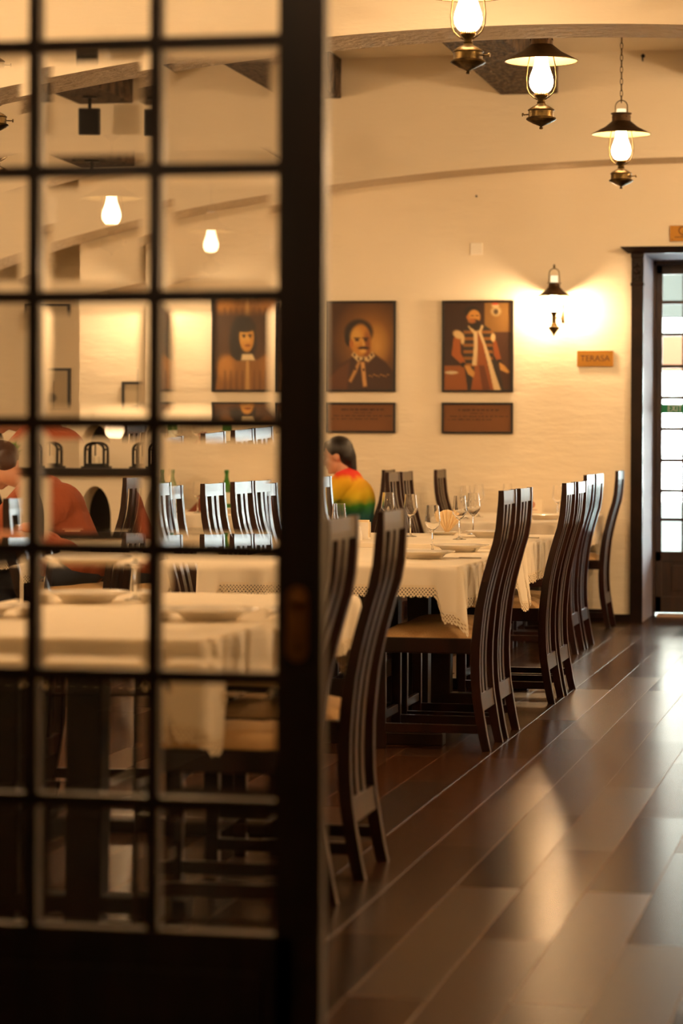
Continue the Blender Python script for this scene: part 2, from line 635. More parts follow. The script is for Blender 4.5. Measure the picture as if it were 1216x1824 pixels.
def arch_slab(name, xs, zfun, y0, y1, ztop, mats):
    """wall slab whose lower edge follows zfun; mats = (face, soffit)"""
    bm = bmesh.new()
    cols = []
    for x in xs:
        z = zfun(x)
        cols.append([bm.verts.new((x, y0, z)), bm.verts.new((x, y1, z)), bm.verts.new((x, y1, ztop)), bm.verts.new((x, y0, ztop))])
    bm.faces.new(cols[0]); bm.faces.new(cols[-1][::-1])
    for a, b in zip(cols, cols[1:]):
        for k in range(4):
            j = (k + 1) % 4
            f = bm.faces.new((a[k], b[k], b[j], a[j]))
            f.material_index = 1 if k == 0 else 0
    o = obj(name, bm, list(mats))
    return struct(o)


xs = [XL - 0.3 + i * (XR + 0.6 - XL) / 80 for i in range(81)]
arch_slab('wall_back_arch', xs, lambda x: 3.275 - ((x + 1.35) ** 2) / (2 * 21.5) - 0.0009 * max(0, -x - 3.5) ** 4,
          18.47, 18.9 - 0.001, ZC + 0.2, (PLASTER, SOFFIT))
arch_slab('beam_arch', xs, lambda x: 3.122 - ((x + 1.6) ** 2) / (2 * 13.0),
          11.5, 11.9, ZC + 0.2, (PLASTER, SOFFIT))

struct(boxobj('ceiling', (XL - 0.3, XR + 0.3, YP0, 19.85, ZC, ZC + 0.25), CEIL))
struct(boxobj('wall_left', (XL - 0.3, XL, YP0, 19.85, 0, ZC + 0.2), PLASTER))
struct(boxobj('wall_right', (XR, XR + 0.3, YP0, 19.85, 0, ZC + 0.2), PLASTER))

# partition with the doorway we look through, and the hall we stand in
bm = bmesh.new()
add_box(bm, -9.0, -2.32, YP0, YP1, 0, ZC + 0.2)
add_box(bm, 0.62, 3.2, YP0, YP1, 0, ZC + 0.2)
add_box(bm, -2.32, 0.62, YP0, YP1, 2.78, ZC + 0.2)
struct(obj('wall_front', bm, PLASTER))
bm = bmesh.new()
add_box(bm, -9.2, -9.0, -12.0, YP1, 0, 3.6)
add_box(bm, 3.2, 3.4, -12.0, YP1, 0, 3.6)
add_box(bm, -9.2, 3.4, -12.2, -12.0, 0, 3.6)
add_box(bm, -9.2, 3.4, -12.2, YP0, 3.4, 3.6)
struct(obj('wall_hall', bm, PLASTER))

# ceiling timbers running towards the far wall
for k, xr in enumerate((-6.97, -5.416, -3.87, -2.315, -0.76)):
    bm = bmesh.new()
    add_box(bm, xr - 0.41, xr, 11.9, 18.47, 3.735, ZC, bev=0.012)
    o = obj('trim_%d' % (k + 1), bm, TIMBER)
    struct(o)

# skirting, door trim, threshold
bm = bmesh.new()
add_box(bm, -5.95, -1.832, YB - 0.018, YB, 0, 0.055)
add_box(bm, DX1 + 0.085, XR, YB - 0.018, YB, 0, 0.055)
struct(obj('baseboard_back', bm, DARKWOOD))
bm = bmesh.new()
add_box(bm, -1.832, DX0, YB - 0.045, YB, 0, 2.634)
add_box(bm, DX1, DX1 + 0.085, YB - 0.045, YB, 0, 2.634)
# carved capitals
for x0 in (-1.832, DX1):
    add_box(bm, x0 - 0.006, x0 + 0.091, YB - 0.058, YB, 2.40, 2.425, bev=0.006)
    add_box(bm, x0 - 0.004, x0 + 0.089, YB - 0.055, YB, 2.60, 2.634, bev=0.006)
    add_lathe(bm, [(0, -0.066), (0.014, -0.064), (0.018, -0.056), (0.034, -0.052), (0.034, -0.04)], 16, (x0 + 0.0425, YB, 2.515), 'Y')
    for k in range(8):
        a = k * PI / 4
        add_sphere(bm, (x0 + 0.0425 + 0.026 * math.cos(a), YB - 0.05, 2.515 + 0.055 * math.sin(a)), (0.009, 0.008, 0.018), 8, 6)
# cornice profile
prof = [(0.0, 2.634), (0.03, 2.634), (0.045, 2.645), (0.075, 2.668), (0.085, 2.679), (0.0, 2.679)]
L = []
for x, sgn in ((-1.832, -1), (DX1 + 0.085, 1)):
    L.append([bm.verts.new((x + sgn * d * 0.9, YB - 0.02 - d, z)) for d, z in prof])
for k in range(len(prof)):
    j = (k + 1) % len(prof)
    bm.faces.new((L[0][k], L[1][k], L[1][j], L[0][j]))
bm.faces.new(L[0]); bm.faces.new(L[1][::-1])
struct(obj('trim_door_surround', bm, DARKWOOD))
struct(boxobj('trim_threshold', (DX0 + 0.05, DX1 - 0.05, 19.45, 19.62, 0.0, 0.022), BEIGE, bev=0.006))


# terrace door: two glazed leaves at the back of the deep reveal
def terrace_door():
    root = thing('door_2', 'dark glazed terrace door with daylight behind and a green exit strip', 'door', (0, 19.7, 0))
    del root['category']
    root['kind'] = 'structure'
    bars = [2.542, 2.327, 2.089, 1.851, 1.618, 1.385, 1.152, 0.925, 0.712, 0.475]
    bm = bmesh.new()
    add_box(bm, DX0, DX0 + 0.02, -0.03, 0.05, 0, DZ)
    add_box(bm, DX1 - 0.02, DX1, -0.03, 0.05, 0, DZ)
    add_box(bm, DX0, DX1, -0.03, 0.05, 2.60, DZ)
    for a, b in ((DX0 + 0.02, DX1 - 0.02),):
        add_box(bm, a, a + 0.045, 0, 0.045, 0.02, 2.60, bev=0.003)
        add_box(bm, b - 0.05, b, 0, 0.045, 0.02, 2.60, bev=0.003)
        add_box(bm, a, b, 0, 0.045, 2.535, 2.60, bev=0.003)
        add_box(bm, a, b, 0.008, 0.037, 0.02, 0.475)
        add_box(bm, a, b, 0, 0.045, 0.02, 0.14, bev=0.003)
        add_box(bm, a, b, 0, 0.045, 0.40, 0.475, bev=0.003)
        for z in bars[1:-1]:
            add_box(bm, a, b, 0.006, 0.039, z - 0.013, z + 0.013)
        x = a + 0.045 + 0.155
        while x < b - 0.08:
            add_box(bm, x - 0.009, x + 0.009, 0.007, 0.038, 0.475, 2.535)
            x += 0.166
        add_box(bm, (a + 0.12), (b - 0.12), -0.004, 0.008, 0.18, 0.37, bev=0.003)
    obj('frame', bm, DOORWOOD, root)
    bm = bmesh.new()
    for a, b in ((DX0 + 0.06, DX1 - 0.06),):
        add_box(bm, a, b, 0.020, 0.024, 0.475, 2.535)
    obj('glass_panes', bm, PANE, root)
    bm = bmesh.new()
    add_box(bm, DX1 - 0.06, DX1 - 0.03, -0.012, 0.0, 0.95, 1.15, bev=0.003)
    add_tube(bm, [(DX1 - 0.045, -0.01, 1.05), (DX1 - 0.045, -0.05, 1.05), (DX1 - 0.16, -0.05, 1.05)], 0.009)
    obj('handle', bm, BRASS, root)


terrace_door()
ex = thing('exit_sign', 'green strip sign reading EXIT stuck on the terrace door glass', 'sign', (-1.605, 19.694, 1.536))
boxobj('sign_panel', (-0.082, 0.155, -0.0015, 0.0015, -0.034, 0.034), EXITG, ex)
text_obj('lettering', 'EXIT', 0.074, EXITW, ex, (0.018, -0.0022, 0.0), PI / 2, 0.0008, 0.72)

# terrace seen through the door
struct(boxobj('ground', (-9, 8, 19.85, 34, -0.25, -0.05), TERR_W))
struct(boxobj('wall_terrace_parapet', (-9, 8, 27.0, 27.4, -0.05, 0.66), TERR_G))
bm = bmesh.new()
add_box(bm, -9, 8, 20.2, 24.0, 2.95, 3.05)
struct(obj('ceiling_terrace', bm, TERR_C))
bm = bmesh.new()
add_box(bm, -9, 8, 23.9, 24.05, 2.42, 3.0)
struct(obj('beam_terrace', bm, TERR_C))
bm = bmesh.new()
add_box(bm, -9, 8, 25.0, 25.04, 1.95, 2.30)
struct(obj('trim_awning', bm, TERR_O))
bm = bmesh.new()
for x in (-1.70, -1.20, -0.70, -0.20):
    add_box(bm, x - 0.02, x + 0.02, 24.0, 24.05, -0.05, 2.45)
for z in (1.16, 2.42):
    add_box(bm, -4, 3, 24.0, 24.04, z - 0.012, z + 0.012)
struct(obj('trim_terrace_screen', bm, TERR_D))

# ================================================================== FOREGROUND GLAZED DOOR
def front_door():
    root = thing('door_1', 'dark wooden door leaf of small bevelled glass panes, blurred close to us', 'door', (0, 4.82, 0))
    del root['category']
    root['kind'] = 'structure'
    X1 = -1.0375
    cols = 4
    px, pz = 0.2395, 0.2392
    xr = X1 - 0.0885            # right side of the first pane
    xm = [xr - px * k - (0.0 if k == 0 else 0.0) for k in range(cols + 1)]
    x0 = xm[-1] - 0.09
    z0 = 0.372
    zt = z0 + pz * 9
    hw = 0.0115                  # half muntin
    bm = bmesh.new()
    add_box(bm, xr, X1, -0.022, 0.022, 0.012, zt + 0.11, bev=0.0015)
    add_box(bm, x0, xm[-1], -0.022, 0.022, 0.012, zt + 0.11, bev=0.004)
    add_box(bm, x0 + 0.05, X1 - 0.05, -0.022, 0.022, 0.012, z0, bev=0.003)
    add_box(bm, x0 + 0.05, X1 - 0.05, -0.022, 0.022, zt, zt + 0.11, bev=0.003)
    for k in range(1, cols):
        add_box(bm, xm[k] - hw, xm[k] + hw, -0.020, 0.020, z0, zt, bev=0.003)
    for k in range(1, 9):
        add_box(bm, xm[-1], xr, -0.019, 0.019, z0 + pz * k - hw, z0 + pz * k + hw, bev=0.003)
    # raised panel in the bottom rail and a moulding along the free edge
    add_box(bm, xm[-1] + 0.02, xr - 0.02, -0.028, -0.018, 0.07, 0.30, bev=0.006)
    obj('frame', bm, DOORWOOD, root)
    # each pane: flat middle, wide bevel thinning to the edge
    bm = bmesh.new()
    th, thin, bw = 0.0026, 0.0011, 0.024
    for c in range(cols):
        for r in range(9):
            a, b = xm[c + 1] + (hw if c < cols - 1 else 0), xm[c] - (hw if c > 0 else 0)
            lo, hi = z0 + pz * r + (hw if r > 0 else 0), z0 + pz * (r + 1) - (hw if r < 8 else 0)
            a -= 0.004; b += 0.004; lo -= 0.004; hi += 0.004
            q = [(a, lo), (b, lo), (b, hi), (a, hi)]
            qi = [(a + bw, lo + bw), (b - bw, lo + bw), (b - bw, hi - bw), (a + bw, hi - bw)]
            fo = [bm.verts.new((x, -thin, z)) for x, z in q]
            fi = [bm.verts.new((x, -th, z)) for x, z in qi]
            ba = [bm.verts.new((x, th, z)) for x, z in q]
            bm.faces.new(fi)
            bm.faces.new(ba[::-1])
            for k in range(4):
                j = (k + 1) % 4
                bm.faces.new((fo[k], fo[j], fi[j], fi[k]))
                bm.faces.new((fo[k], ba[k], ba[j], fo[j]))
    obj('glass_panes', bm, GLASS, root)
    # brass back plate with a rounded top and a recessed grip
    bm = bmesh.new()
    cx = X1 - 0.047
    pts = []
    for k in range(13):
        a = PI * k / 12
        pts.append((cx + 0.020 * math.cos(a), 1.005 + 0.020 * math.sin(a)))
    for k in range(13):
        a = PI + PI * k / 12
        pts.append((cx + 0.020 * math.cos(a), 0.905 + 0.020 * math.sin(a)))
    f = [bm.verts.new((x, -0.0285, z)) for x, z in pts]
    b = [bm.verts.new((x, -0.022, z)) for x, z in pts]
    bm.faces.new(f); bm.faces.new(b[::-1])
    for k in range(len(pts)):
        j = (k + 1) % len(pts)
        bm.faces.new((f[k], b[k], b[j], f[j]))
    add_sphere(bm, (cx + 0.002, -0.034, 1.0), (0.014, 0.010, 0.014), 14, 10)
    add_box(bm, cx - 0.004, cx + 0.012, -0.034, -0.028, 0.91, 0.975, bev=0.002)
    obj('handle', bm, HANDLEM, root, 40, label='aged brass grip plate')


front_door()


# ================================================================== LAMPS
def lamp_profile_font(bm, z=0.0, k=1.0):
    add_lathe(bm, [(0, z), (0.008 * k, z + 0.002), (0.010 * k, z + 0.010), (0.005 * k, z + 0.016), (0.014 * k, z + 0.022), (0.040 * k, z + 0.034),
                   (0.066 * k, z + 0.050), (0.074 * k, z + 0.058), (0.072 * k, z + 0.066), (0.062 * k, z + 0.071), (0.062 * k, z + 0.105),
                   (0.066 * k, z + 0.109), (0.064 * k, z + 0.114), (0.044 * k, z + 0.130), (0.024 * k, z + 0.142), (0.019 * k, z + 0.150),
                   (0.022 * k, z + 0.156), (0.017 * k, z + 0.162), (0.020 * k, z + 0.176), (0.032 * k, z + 0.190), (0.033 * k, z + 0.198), (0, z + 0.198)], 28)


def make_pendant(chain_top, glow=None):
    t = thing('pendant_lamp', '', 'lamp', (0, 0, 0), 0, 'oil lamp pendants under the ceiling')
    bm = bmesh.new(); lamp_profile_font(bm)
    bmesh.ops.transform(bm, matrix=Matrix.Diagonal((1, 1, 0.85, 1)), verts=bm.verts)
    fo = obj('oil_font', bm, BRASS, t, 40)
    bm = bmesh.new()
    add_tube(bm, [(0.06, 0, 0.076), (0.092, 0, 0.076)], 0.003)
    add_lathe(bm, [(0, 0.090), (0.009, 0.091), (0.009, 0.097), (0, 0.098)], 12, (0, 0, 0.076), 'X')
    obj('wick_knob', bm, BRASS, fo, 40)
    bm = bmesh.new()
    n = 20
    for k in range(n):
        a = 2 * PI * k / n
        add_box(bm, -0.0026, 0.0026, 0.029, 0.032, 0.166, 0.186, M=Matrix.Rotation(a, 4, 'Z'))
    add_lathe(bm, [(0.033, 0.166), (0.034, 0.170), (0.028, 0.173), (0.028, 0.166)], 24)
    obj('gallery', bm, BRASSLT, t)
    bm = bmesh.new()
    add_lathe(bm, [(0.028, 0.176), (0.045, 0.192), (0.056, 0.212), (0.059, 0.234), (0.055, 0.258), (0.045, 0.286), (0.036, 0.314), (0.031, 0.345),
                   (0.030, 0.37)], 28)
    gc = obj('glass_chimney', bm, glow or GLOW, t, 180)
    bm = bmesh.new()
    add_lathe(bm, [(0.030, 0.37), (0.029, 0.42), (0.028, 0.485), (0.025, 0.485), (0.0255, 0.42), (0, 0.40)], 28)
    obj('chimney_top', bm, GLOWT, gc, 180)
    bm = bmesh.new()
    add_lathe(bm, [(0.175, 0.313), (0.178, 0.310), (0.178, 0.315), (0.10, 0.356), (0.056, 0.392), (0.055, 0.430), (0.063, 0.436), (0.063, 0.440), (0.050, 0.437)], 36)
    for k in range(10):
        a = 2 * PI * k / 10
        add_sphere(bm, (0.0555 * math.cos(a), 0.0555 * math.sin(a), 0.416), 0.0045, 8, 6)
    bmesh.ops.translate(bm, vec=(0, 0, 0.02), verts=bm.verts)
    sh = obj('lamp_shade', bm, SHADEOUT, t, 40)
    bm = bmesh.new()
    add_lathe(bm, [(0.174, 0.3125), (0.10, 0.352), (0.054, 0.386), (0.053, 0.40)], 36)
    bmesh.ops.translate(bm, vec=(0, 0, 0.02), verts=bm.verts)
    obj('shade_lining', bm, SHADEIN, sh, 180)
    bm = bmesh.new()
    side = [(0.020, 0.146), (0.040, 0.158), (0.062, 0.178), (0.074, 0.206), (0.077, 0.25), (0.072, 0.30), (0.060, 0.36), (0.042, 0.41), (0.038, 0.456)]
    lp = [(0.038 * math.cos(a), 0, 0.500 + 0.038 * math.sin(a)) for a in [PI * k / 12 for k in range(13)]]
    add_tube(bm, [(x, 0, z) for x, z in side] + lp + [(-x, 0, z) for x, z in side[::-1]], 0.0032)
    obj('harp', bm, BRASS, t, 60)
    bm = bmesh.new()
    z, k = 0.544, 0
    while z < chain_top - 0.02:
        ring = []
        for q in range(12):
            a = 2 * PI * q / 12
            u, w = 0.008 * math.cos(a), 0.022 * math.sin(a)
            ring.append((u, 0, z + w) if k % 2 else (0, u, z + w))
        add_tube(bm, ring, 0.0022, 6, True)
        z += 0.036; k += 1
    ch = obj('chain', bm, BRASS, t, 60)
    bm = bmesh.new()
    add_lathe(bm, [(0, chain_top - 0.03), (0.02, chain_top - 0.03), (0.045, chain_top - 0.008), (0.05, chain_top)], 20)
    obj('ceiling_rose', bm, BRASS, ch, 40)
    return t


Z0 = 2.822
pend = make_pendant(ZC - Z0)
pend.location = (-1.74, 10.87, Z0)
pend['label'] = 'brass oil-lamp pendant in front of the plaster arch, cut off by the top edge'
pend.rotation_euler = (0, 0, -YAW)
PG = 'oil lamp pendants under the ceiling'
dup(pend, (-1.684, 12.78, Z0 - 0.01), PI - YAW, 'brass oil-lamp pendant just behind the arch, over the dark ceiling timber', PG)
dup(pend, (-1.62, 16.0, Z0), -YAW, 'brass oil-lamp pendant on a long chain near the far wall', PG)
dup(pend, (-4.44, 12.66, Z0), 0.3, 'brass oil-lamp pendant seen through the top left panes of the glazed door', PG)
far = make_pendant(ZC - Z0, GLOWF)  # this pendant and its copies are unseen, added for ambient light
far.location = (-4.44, 9.2, Z0)
far['label'] = 'added oil-lamp pendant out of view above the near tables, brightening the room'
dup(far, (-6.9, 14.5, Z0), 0.3, 'added oil-lamp pendant out of view over the far corner, brightening the room', PG)
dup(far, (1.35, 8.3, Z0), 0.3, 'added oil-lamp pendant out of view by the right-hand wall, first of three', PG)
dup(far, (1.2, 12.7, Z0), 0.3, 'added oil-lamp pendant out of view by the right-hand wall, middle of three', PG)
dup(far, (0.55, 16.6, Z0), 0.3, 'added oil-lamp pendant out of view, last of three, nearest the terrace door', PG)
dup(far, (-6.9, 10.2, Z0), 0.3, 'added oil-lamp pendant out of view by the side wall behind the glazed door', PG)
dup(pend, (-1.70, 7.6, Z0), 0.3, 'added oil-lamp pendant out of view above the nearest table', PG)  # added above the view for its light
hall = make_pendant(0.70, GLOWH)
hall.location = (-4.45, -5.1, 2.36)
hall.rotation_euler = (0, 0, YAW)
hall['label'] = 'lit oil lamp mirrored in the third row of door panes, middle column'
near = make_pendant(0.70, GLOWN)  # added unseen lamp, lights the upper door leaf
near.location = (-1.45, 3.2, 2.70)
near['label'] = 'added unseen oil lamp just before the glazed door, lighting its leaf from above'
dup(hall, (-4.95, -9.3, 2.50), YAW, 'lit oil lamp mirrored in the door pane beside the wide stile', PG)


def make_sconce():
    t = thing('wall_lamp', '', 'lamp', (0, 0, 0), 0, 'oil lamp sconces on the far wall')
    bm = bmesh.new()
    add_lathe(bm, [(0, 0), (0.006, 0.004), (0.009, 0.016), (0.020, 0.032), (0.036, 0.050), (0.041, 0.062), (0.040, 0.067), (0.026, 0.072), (0.022, 0.086),
                   (0.016, 0.096), (0.019, 0.104), (0.016, 0.112), (0.018, 0.150), (0.029, 0.172), (0.030, 0.178), (0, 0.178)], 24)
    obj('oil_font', bm, BRASS, t, 40)
    bm = bmesh.new()
    add_lathe(bm, [(0.024, 0.178), (0.042, 0.196), (0.052, 0.216), (0.053, 0.234), (0.044, 0.258), (0.034, 0.282), (0.029, 0.31), (0.028, 0.335)], 24)
    gc = obj('glass_chimney', bm, GLOWS, t, 180)
    bm = bmesh.new()
    add_lathe(bm, [(0.028, 0.335), (0.0265, 0.37), (0.026, 0.432), (0.023, 0.432), (0.023, 0.38), (0, 0.36)], 24)
    obj('chimney_top', bm, GLOWT, gc, 180)
    bm = bmesh.new()
    add_lathe(bm, [(0.116, 0.286), (0.120, 0.283), (0.120, 0.288), (0.07, 0.322), (0.043, 0.350), (0.041, 0.372), (0.050, 0.378), (0.050, 0.382), (0.038, 0.380)], 32)
    sh = obj('lamp_shade', bm, SHADEOUT, t, 40)
    bm = bmesh.new()
    add_lathe(bm, [(0.115, 0.2855), (0.07, 0.318), (0.042, 0.345), (0.040, 0.355)], 32)
    obj('shade_lining', bm, SHADEIN, sh, 180)
    bm = bmesh.new()
    lp = [(0.036 * math.cos(a), 0, 0.448 + 0.036 * math.sin(a)) for a in [PI * k / 12 for k in range(13)]]
    add_tube(bm, [(0.038, 0, 0.380)] + lp + [(-0.038, 0, 0.380)], 0.0035)
    add_lathe(bm, [(0, 0.515), (0.006, 0.512), (0.008, 0.495), (0.006, 0.482), (0, 0.480)], 10)
    obj('harp', bm, BRASS, t, 60)
    bm = bmesh.new()
    add_tube(bm, [(0.018, 0.0, 0.135), (0.03, 0.03, 0.118), (0.04, 0.06, 0.125), (0.045, 0.10, 0.16), (0.045, 0.145, 0.17)], 0.006)
    add_box(bm, 0.033, 0.057, 0.142, 0.150, 0.10, 0.25, bev=0.003)
    obj('wall_bracket', bm, BRASS, t, 60)
    return t


sc = make_sconce()
sc.location = (-2.372, YB - 0.15, 2.04)
sc['label'] = 'lit oil-lamp sconce on the far wall above the TERASA plate'
SG = 'oil lamp sconces on the far wall'
dup(sc, (-5.33, YB - 0.15, 2.04), 0, 'lit oil-lamp sconce on the far wall left of the portraits', SG)
dup(sc, (XR - 0.15, 14.0, 2.04), -PI / 2, 'added oil-lamp sconce out of view on the right-hand wall', SG)  # this and the next sconce are unseen, added for warm light
dup(sc, (XL + 0.15, 13.0, 2.04), PI / 2, 'added oil-lamp sconce out of view on the side wall behind the glazed door', SG)


# ================================================================== PICTURES AND SIGNS
def canvas_mesh(name, W, Hh, img, parent, y):
    n, m = img.shape[1], img.shape[0]
    verts = [((i / (n - 1) - 0.5) * W, y, Hh * (1 - j / (m - 1))) for j in range(m) for i in range(n)]
    faces = [(j * n + i, (j + 1) * n + i, (j + 1) * n + i + 1, j * n + i + 1) for j in range(m - 1) for i in range(n - 1)]
    me = bpy.data.meshes.new(name)
    me.from_pydata(verts, [], faces)
    a = me.color_attributes.new('paint', 'FLOAT_COLOR', 'POINT')
    c = np.clip(img, 0, 255) / 255.0 * 0.86
    lin = np.where(c <= 0.04045, c / 12.92, ((c + 0.055) / 1.055) ** 2.4)
    rgba = np.ones((m * n, 4), np.float32)
    rgba[:, :3] = lin.reshape(-1, 3)
    a.data.foreach_set('color', rgba.ravel())
    me.materials.append(PAINT)
    o = bpy.data.objects.new(name, me)
    C.objects.link(o)
    o.parent = parent
    return o


class Painter:
    """tiny painter on a 0..1 square, y downwards"""
    def __init__(s, w, h, bg):
        s.img = np.zeros((h, w, 3)) + np.array(bg, float)
        s.X, s.Y = np.meshgrid(np.linspace(0, 1, w), np.linspace(0, 1, h))

    def put(s, a, col):
        s.img += (np.array(col, float) - s.img) * np.clip(a, 0, 1)[..., None]

    def ell(s, cx, cy, rx, ry, col, soft=0.12, rot=0.0, op=1.0):
        dx, dy = s.X - cx, (s.Y - cy) * 1.31
        ry = ry * 1.31
        c, n = math.cos(rot), math.sin(rot)
        u, v = (dx * c + dy * n) / rx, (-dx * n + dy * c) / ry
        d = np.sqrt(u * u + v * v)
        s.put(op * (1 - d) / soft + 0.5 * op, col) if soft < 1 else s.put(op * np.clip(1 - d, 0, 1), col)

    def poly(s, pts, col, soft=0.012, op=1.0):
        d = np.full(s.X.shape, 1e9)
        inside = np.zeros(s.X.shape, bool)
        n = len(pts)
        for k in range(n):
            (x0, y0), (x1, y1) = pts[k], pts[(k + 1) % n]
            ex, ey = x1 - x0, y1 - y0
            t = np.clip(((s.X - x0) * ex + (s.Y - y0) * ey) / (ex * ex + ey * ey + 1e-12), 0, 1)
            d = np.minimum(d, np.hypot(s.X - x0 - t * ex, s.Y - y0 - t * ey))
            cond = ((y0 > s.Y) != (y1 > s.Y)) & (s.X < ex * (s.Y - y0) / (ey + 1e-12) + x0)
            inside ^= cond
        sd = np.where(inside, d, -d)
        s.put(op * (sd / soft + 0.5), col)


def paint_moustache():
    P = Painter(66, 88, (74, 40, 10))
    P.ell(0.66, 0.42, 0.62, 0.52, (205, 140, 50), 2)
    P.ell(0.75, 0.50, 0.22, 0.30, (215, 160, 75), 2)
    P.poly([(0.0, 0.86), (0.18, 0.72), (0.38, 0.62), (0.70, 0.58), (0.88, 0.68), (1.0, 0.80), (1.0, 1.02), (0, 1.02)], (66, 34, 12), 0.03)
    P.poly([(0.0, 0.88), (0.18, 0.74), (0.34, 0.66), (0.30, 1.02), (0, 1.02)], (98, 52, 16), 0.05)
    P.ell(0.47, 0.34, 0.21, 0.15, (34, 20, 8), 0.3)
    P.ell(0.33, 0.41, 0.07, 0.09, (34, 20, 8), 0.3)
    P.ell(0.50, 0.43, 0.155, 0.19, (206, 138, 46), 0.25)
    P.ell(0.44, 0.38, 0.09, 0.09, (226, 170, 74), 0.9)
    P.ell(0.36, 0.47, 0.03, 0.05, (190, 112, 38), 0.4)
    P.ell(0.60, 0.50, 0.05, 0.16, (150, 84, 24), 0.9)
    for x in (0.445, 0.575):
        P.ell(x, 0.405, 0.05, 0.010, (60, 32, 10), 0.6)
        P.ell(x, 0.43, 0.030, 0.012, (52, 28, 10), 0.6)
    P.poly([(0.52, 0.42), (0.545, 0.42), (0.575, 0.49), (0.53, 0.50)], (232, 176, 84), 0.02)
    P.ell(0.545, 0.52, 0.085, 0.018, (60, 30, 8), 0.5)
    P.ell(0.54, 0.555, 0.05, 0.022, (236, 178, 84), 0.8)
    P.poly([(0.36, 0.60), (0.40, 0.565), (0.48, 0.62), (0.60, 0.62), (0.68, 0.565), (0.72, 0.61), (0.62, 0.68), (0.52, 0.655), (0.46, 0.68)], (226, 194, 138), 0.02)
    P.poly([(0.46, 0.68), (0.50, 0.68), (0.44, 0.80), (0.36, 0.92), (0.32, 0.90)], (206, 150, 82), 0.02)
    P.poly([(0.50, 0.68), (0.56, 0.68), (0.60, 0.96), (0.54, 0.97)], (216, 160, 92), 0.02)
    for x, y in ((0.41, 0.60), (0.47, 0.645), (0.545, 0.645), (0.62, 0.635), (0.67, 0.60), (0.42, 0.76), (0.545, 0.77)):
        P.ell(x, y, 0.014, 0.018, (70, 40, 16), 0.6)
    for k in range(9):
        P.ell(0.64 + k * 0.035, 0.835 + 0.012 * math.sin(k * 2.1), 0.018, 0.006, (196, 140, 70), 0.7)
    return P.img


def paint_standing():
    P = Painter(66, 88, (52, 26, 10))
    P.poly([(0.60, 0), (1, 0), (1, 0.34), (0.60, 0.34)], (140, 98, 42), 0.01)
    P.poly([(0.60, 0.34), (1, 0.34), (1, 1), (0.60, 1)], (72, 38, 14), 0.02)
    P.poly([(0, 0.72), (0.30, 0.72), (0.36, 1.02), (0, 1.02)], (150, 82, 26), 0.015)
    P.ell(0.11, 0.80, 0.10, 0.018, (222, 200, 160), 0.4)
    P.poly([(0.28, 0.30), (0.40, 0.25), (0.58, 0.25), (0.70, 0.31), (0.76, 0.60), (0.90, 1.02), (0.36, 1.02), (0.30, 0.62)], (44, 34, 26), 0.015)
    for k in range(6):
        y = 0.32 + k * 0.075
        P.poly([(0.29, y), (0.72, y), (0.73, y + 0.035), (0.29, y + 0.035)], (150, 92, 26), 0.012)
    P.poly([(0.48, 0.34), (0.56, 0.34), (0.62, 0.62), (0.76, 1.02), (0.40, 1.02), (0.46, 0.7)], (150, 78, 26), 0.015)
    P.poly([(0.52, 0.72), (0.60, 0.72), (0.70, 1.02), (0.58, 1.02)], (104, 50, 16), 0.02)
    P.poly([(0.14, 0.40), (0.24, 0.38), (0.25, 0.58), (0.32, 0.68), (0.28, 0.72), (0.11, 0.60)], (168, 88, 26), 0.015)
    P.poly([(0.72, 0.40), (0.78, 0.44), (0.85, 0.64), (0.80, 0.68), (0.74, 0.60)], (156, 78, 24), 0.015)
    P.ell(0.285, 0.71, 0.035, 0.028, (24, 16, 10), 0.4)
    P.ell(0.82, 0.675, 0.03, 0.025, (24, 16, 10), 0.4)
    P.poly([(0.30, 0.72), (0.38, 0.72), (0.46, 0.80), (0.44, 0.86), (0.36, 0.82)], (206, 148, 70), 0.015)
    P.poly([(0.82, 0.68), (0.90, 0.72), (0.98, 0.79), (0.95, 0.81), (0.84, 0.77)], (206, 148, 70), 0.015)
    P.ell(0.21, 0.365, 0.085, 0.045, (224, 188, 128), 0.4, 0.5)
    P.ell(0.275, 0.42, 0.03, 0.06, (224, 188, 128), 0.5)
    P.ell(0.73, 0.40, 0.035, 0.05, (224, 188, 128), 0.5)
    P.poly([(0.44, 0.32), (0.495, 0.33), (0.50, 0.52), (0.49, 0.72), (0.42, 0.72), (0.445, 0.5)], (224, 192, 140), 0.012)
    P.poly([(0.50, 0.32), (0.545, 0.32), (0.66, 0.56), (0.76, 0.80), (0.86, 1.02), (0.75, 1.02), (0.66, 0.72), (0.58, 0.48)], (224, 192, 140), 0.012)
    P.poly([(0.35, 0.27), (0.39, 0.25), (0.46, 0.33), (0.44, 0.36)], (220, 184, 126), 0.012)
    P.poly([(0.56, 0.25), (0.59, 0.27), (0.55, 0.34), (0.52, 0.33)], (220, 184, 126), 0.012)
    P.ell(0.415, 0.105, 0.115, 0.065, (26, 16, 10), 0.25)
    P.ell(0.445, 0.165, 0.095, 0.085, (206, 142, 60), 0.25)
    P.ell(0.355, 0.165, 0.02, 0.03, (190, 112, 46), 0.4)
    P.ell(0.455, 0.245, 0.085, 0.055, (30, 18, 10), 0.3)
    P.ell(0.415, 0.21, 0.06, 0.028, (170, 100, 44), 0.7)
    for x in (0.42, 0.495):
        P.ell(x, 0.15, 0.022, 0.008, (50, 26, 10), 0.6)
    P.ell(0.77, 0.10, 0.075, 0.055, (190, 160, 110), 0.5)
    P.ell(0.77, 0.105, 0.035, 0.03, (70, 50, 26), 0.6)
    P.ell(0.76, 0.035, 0.055, 0.020, (206, 176, 130), 0.5)
    P.ell(0.76, 0.018, 0.05, 0.010, (196, 70, 40), 0.5)
    return P.img


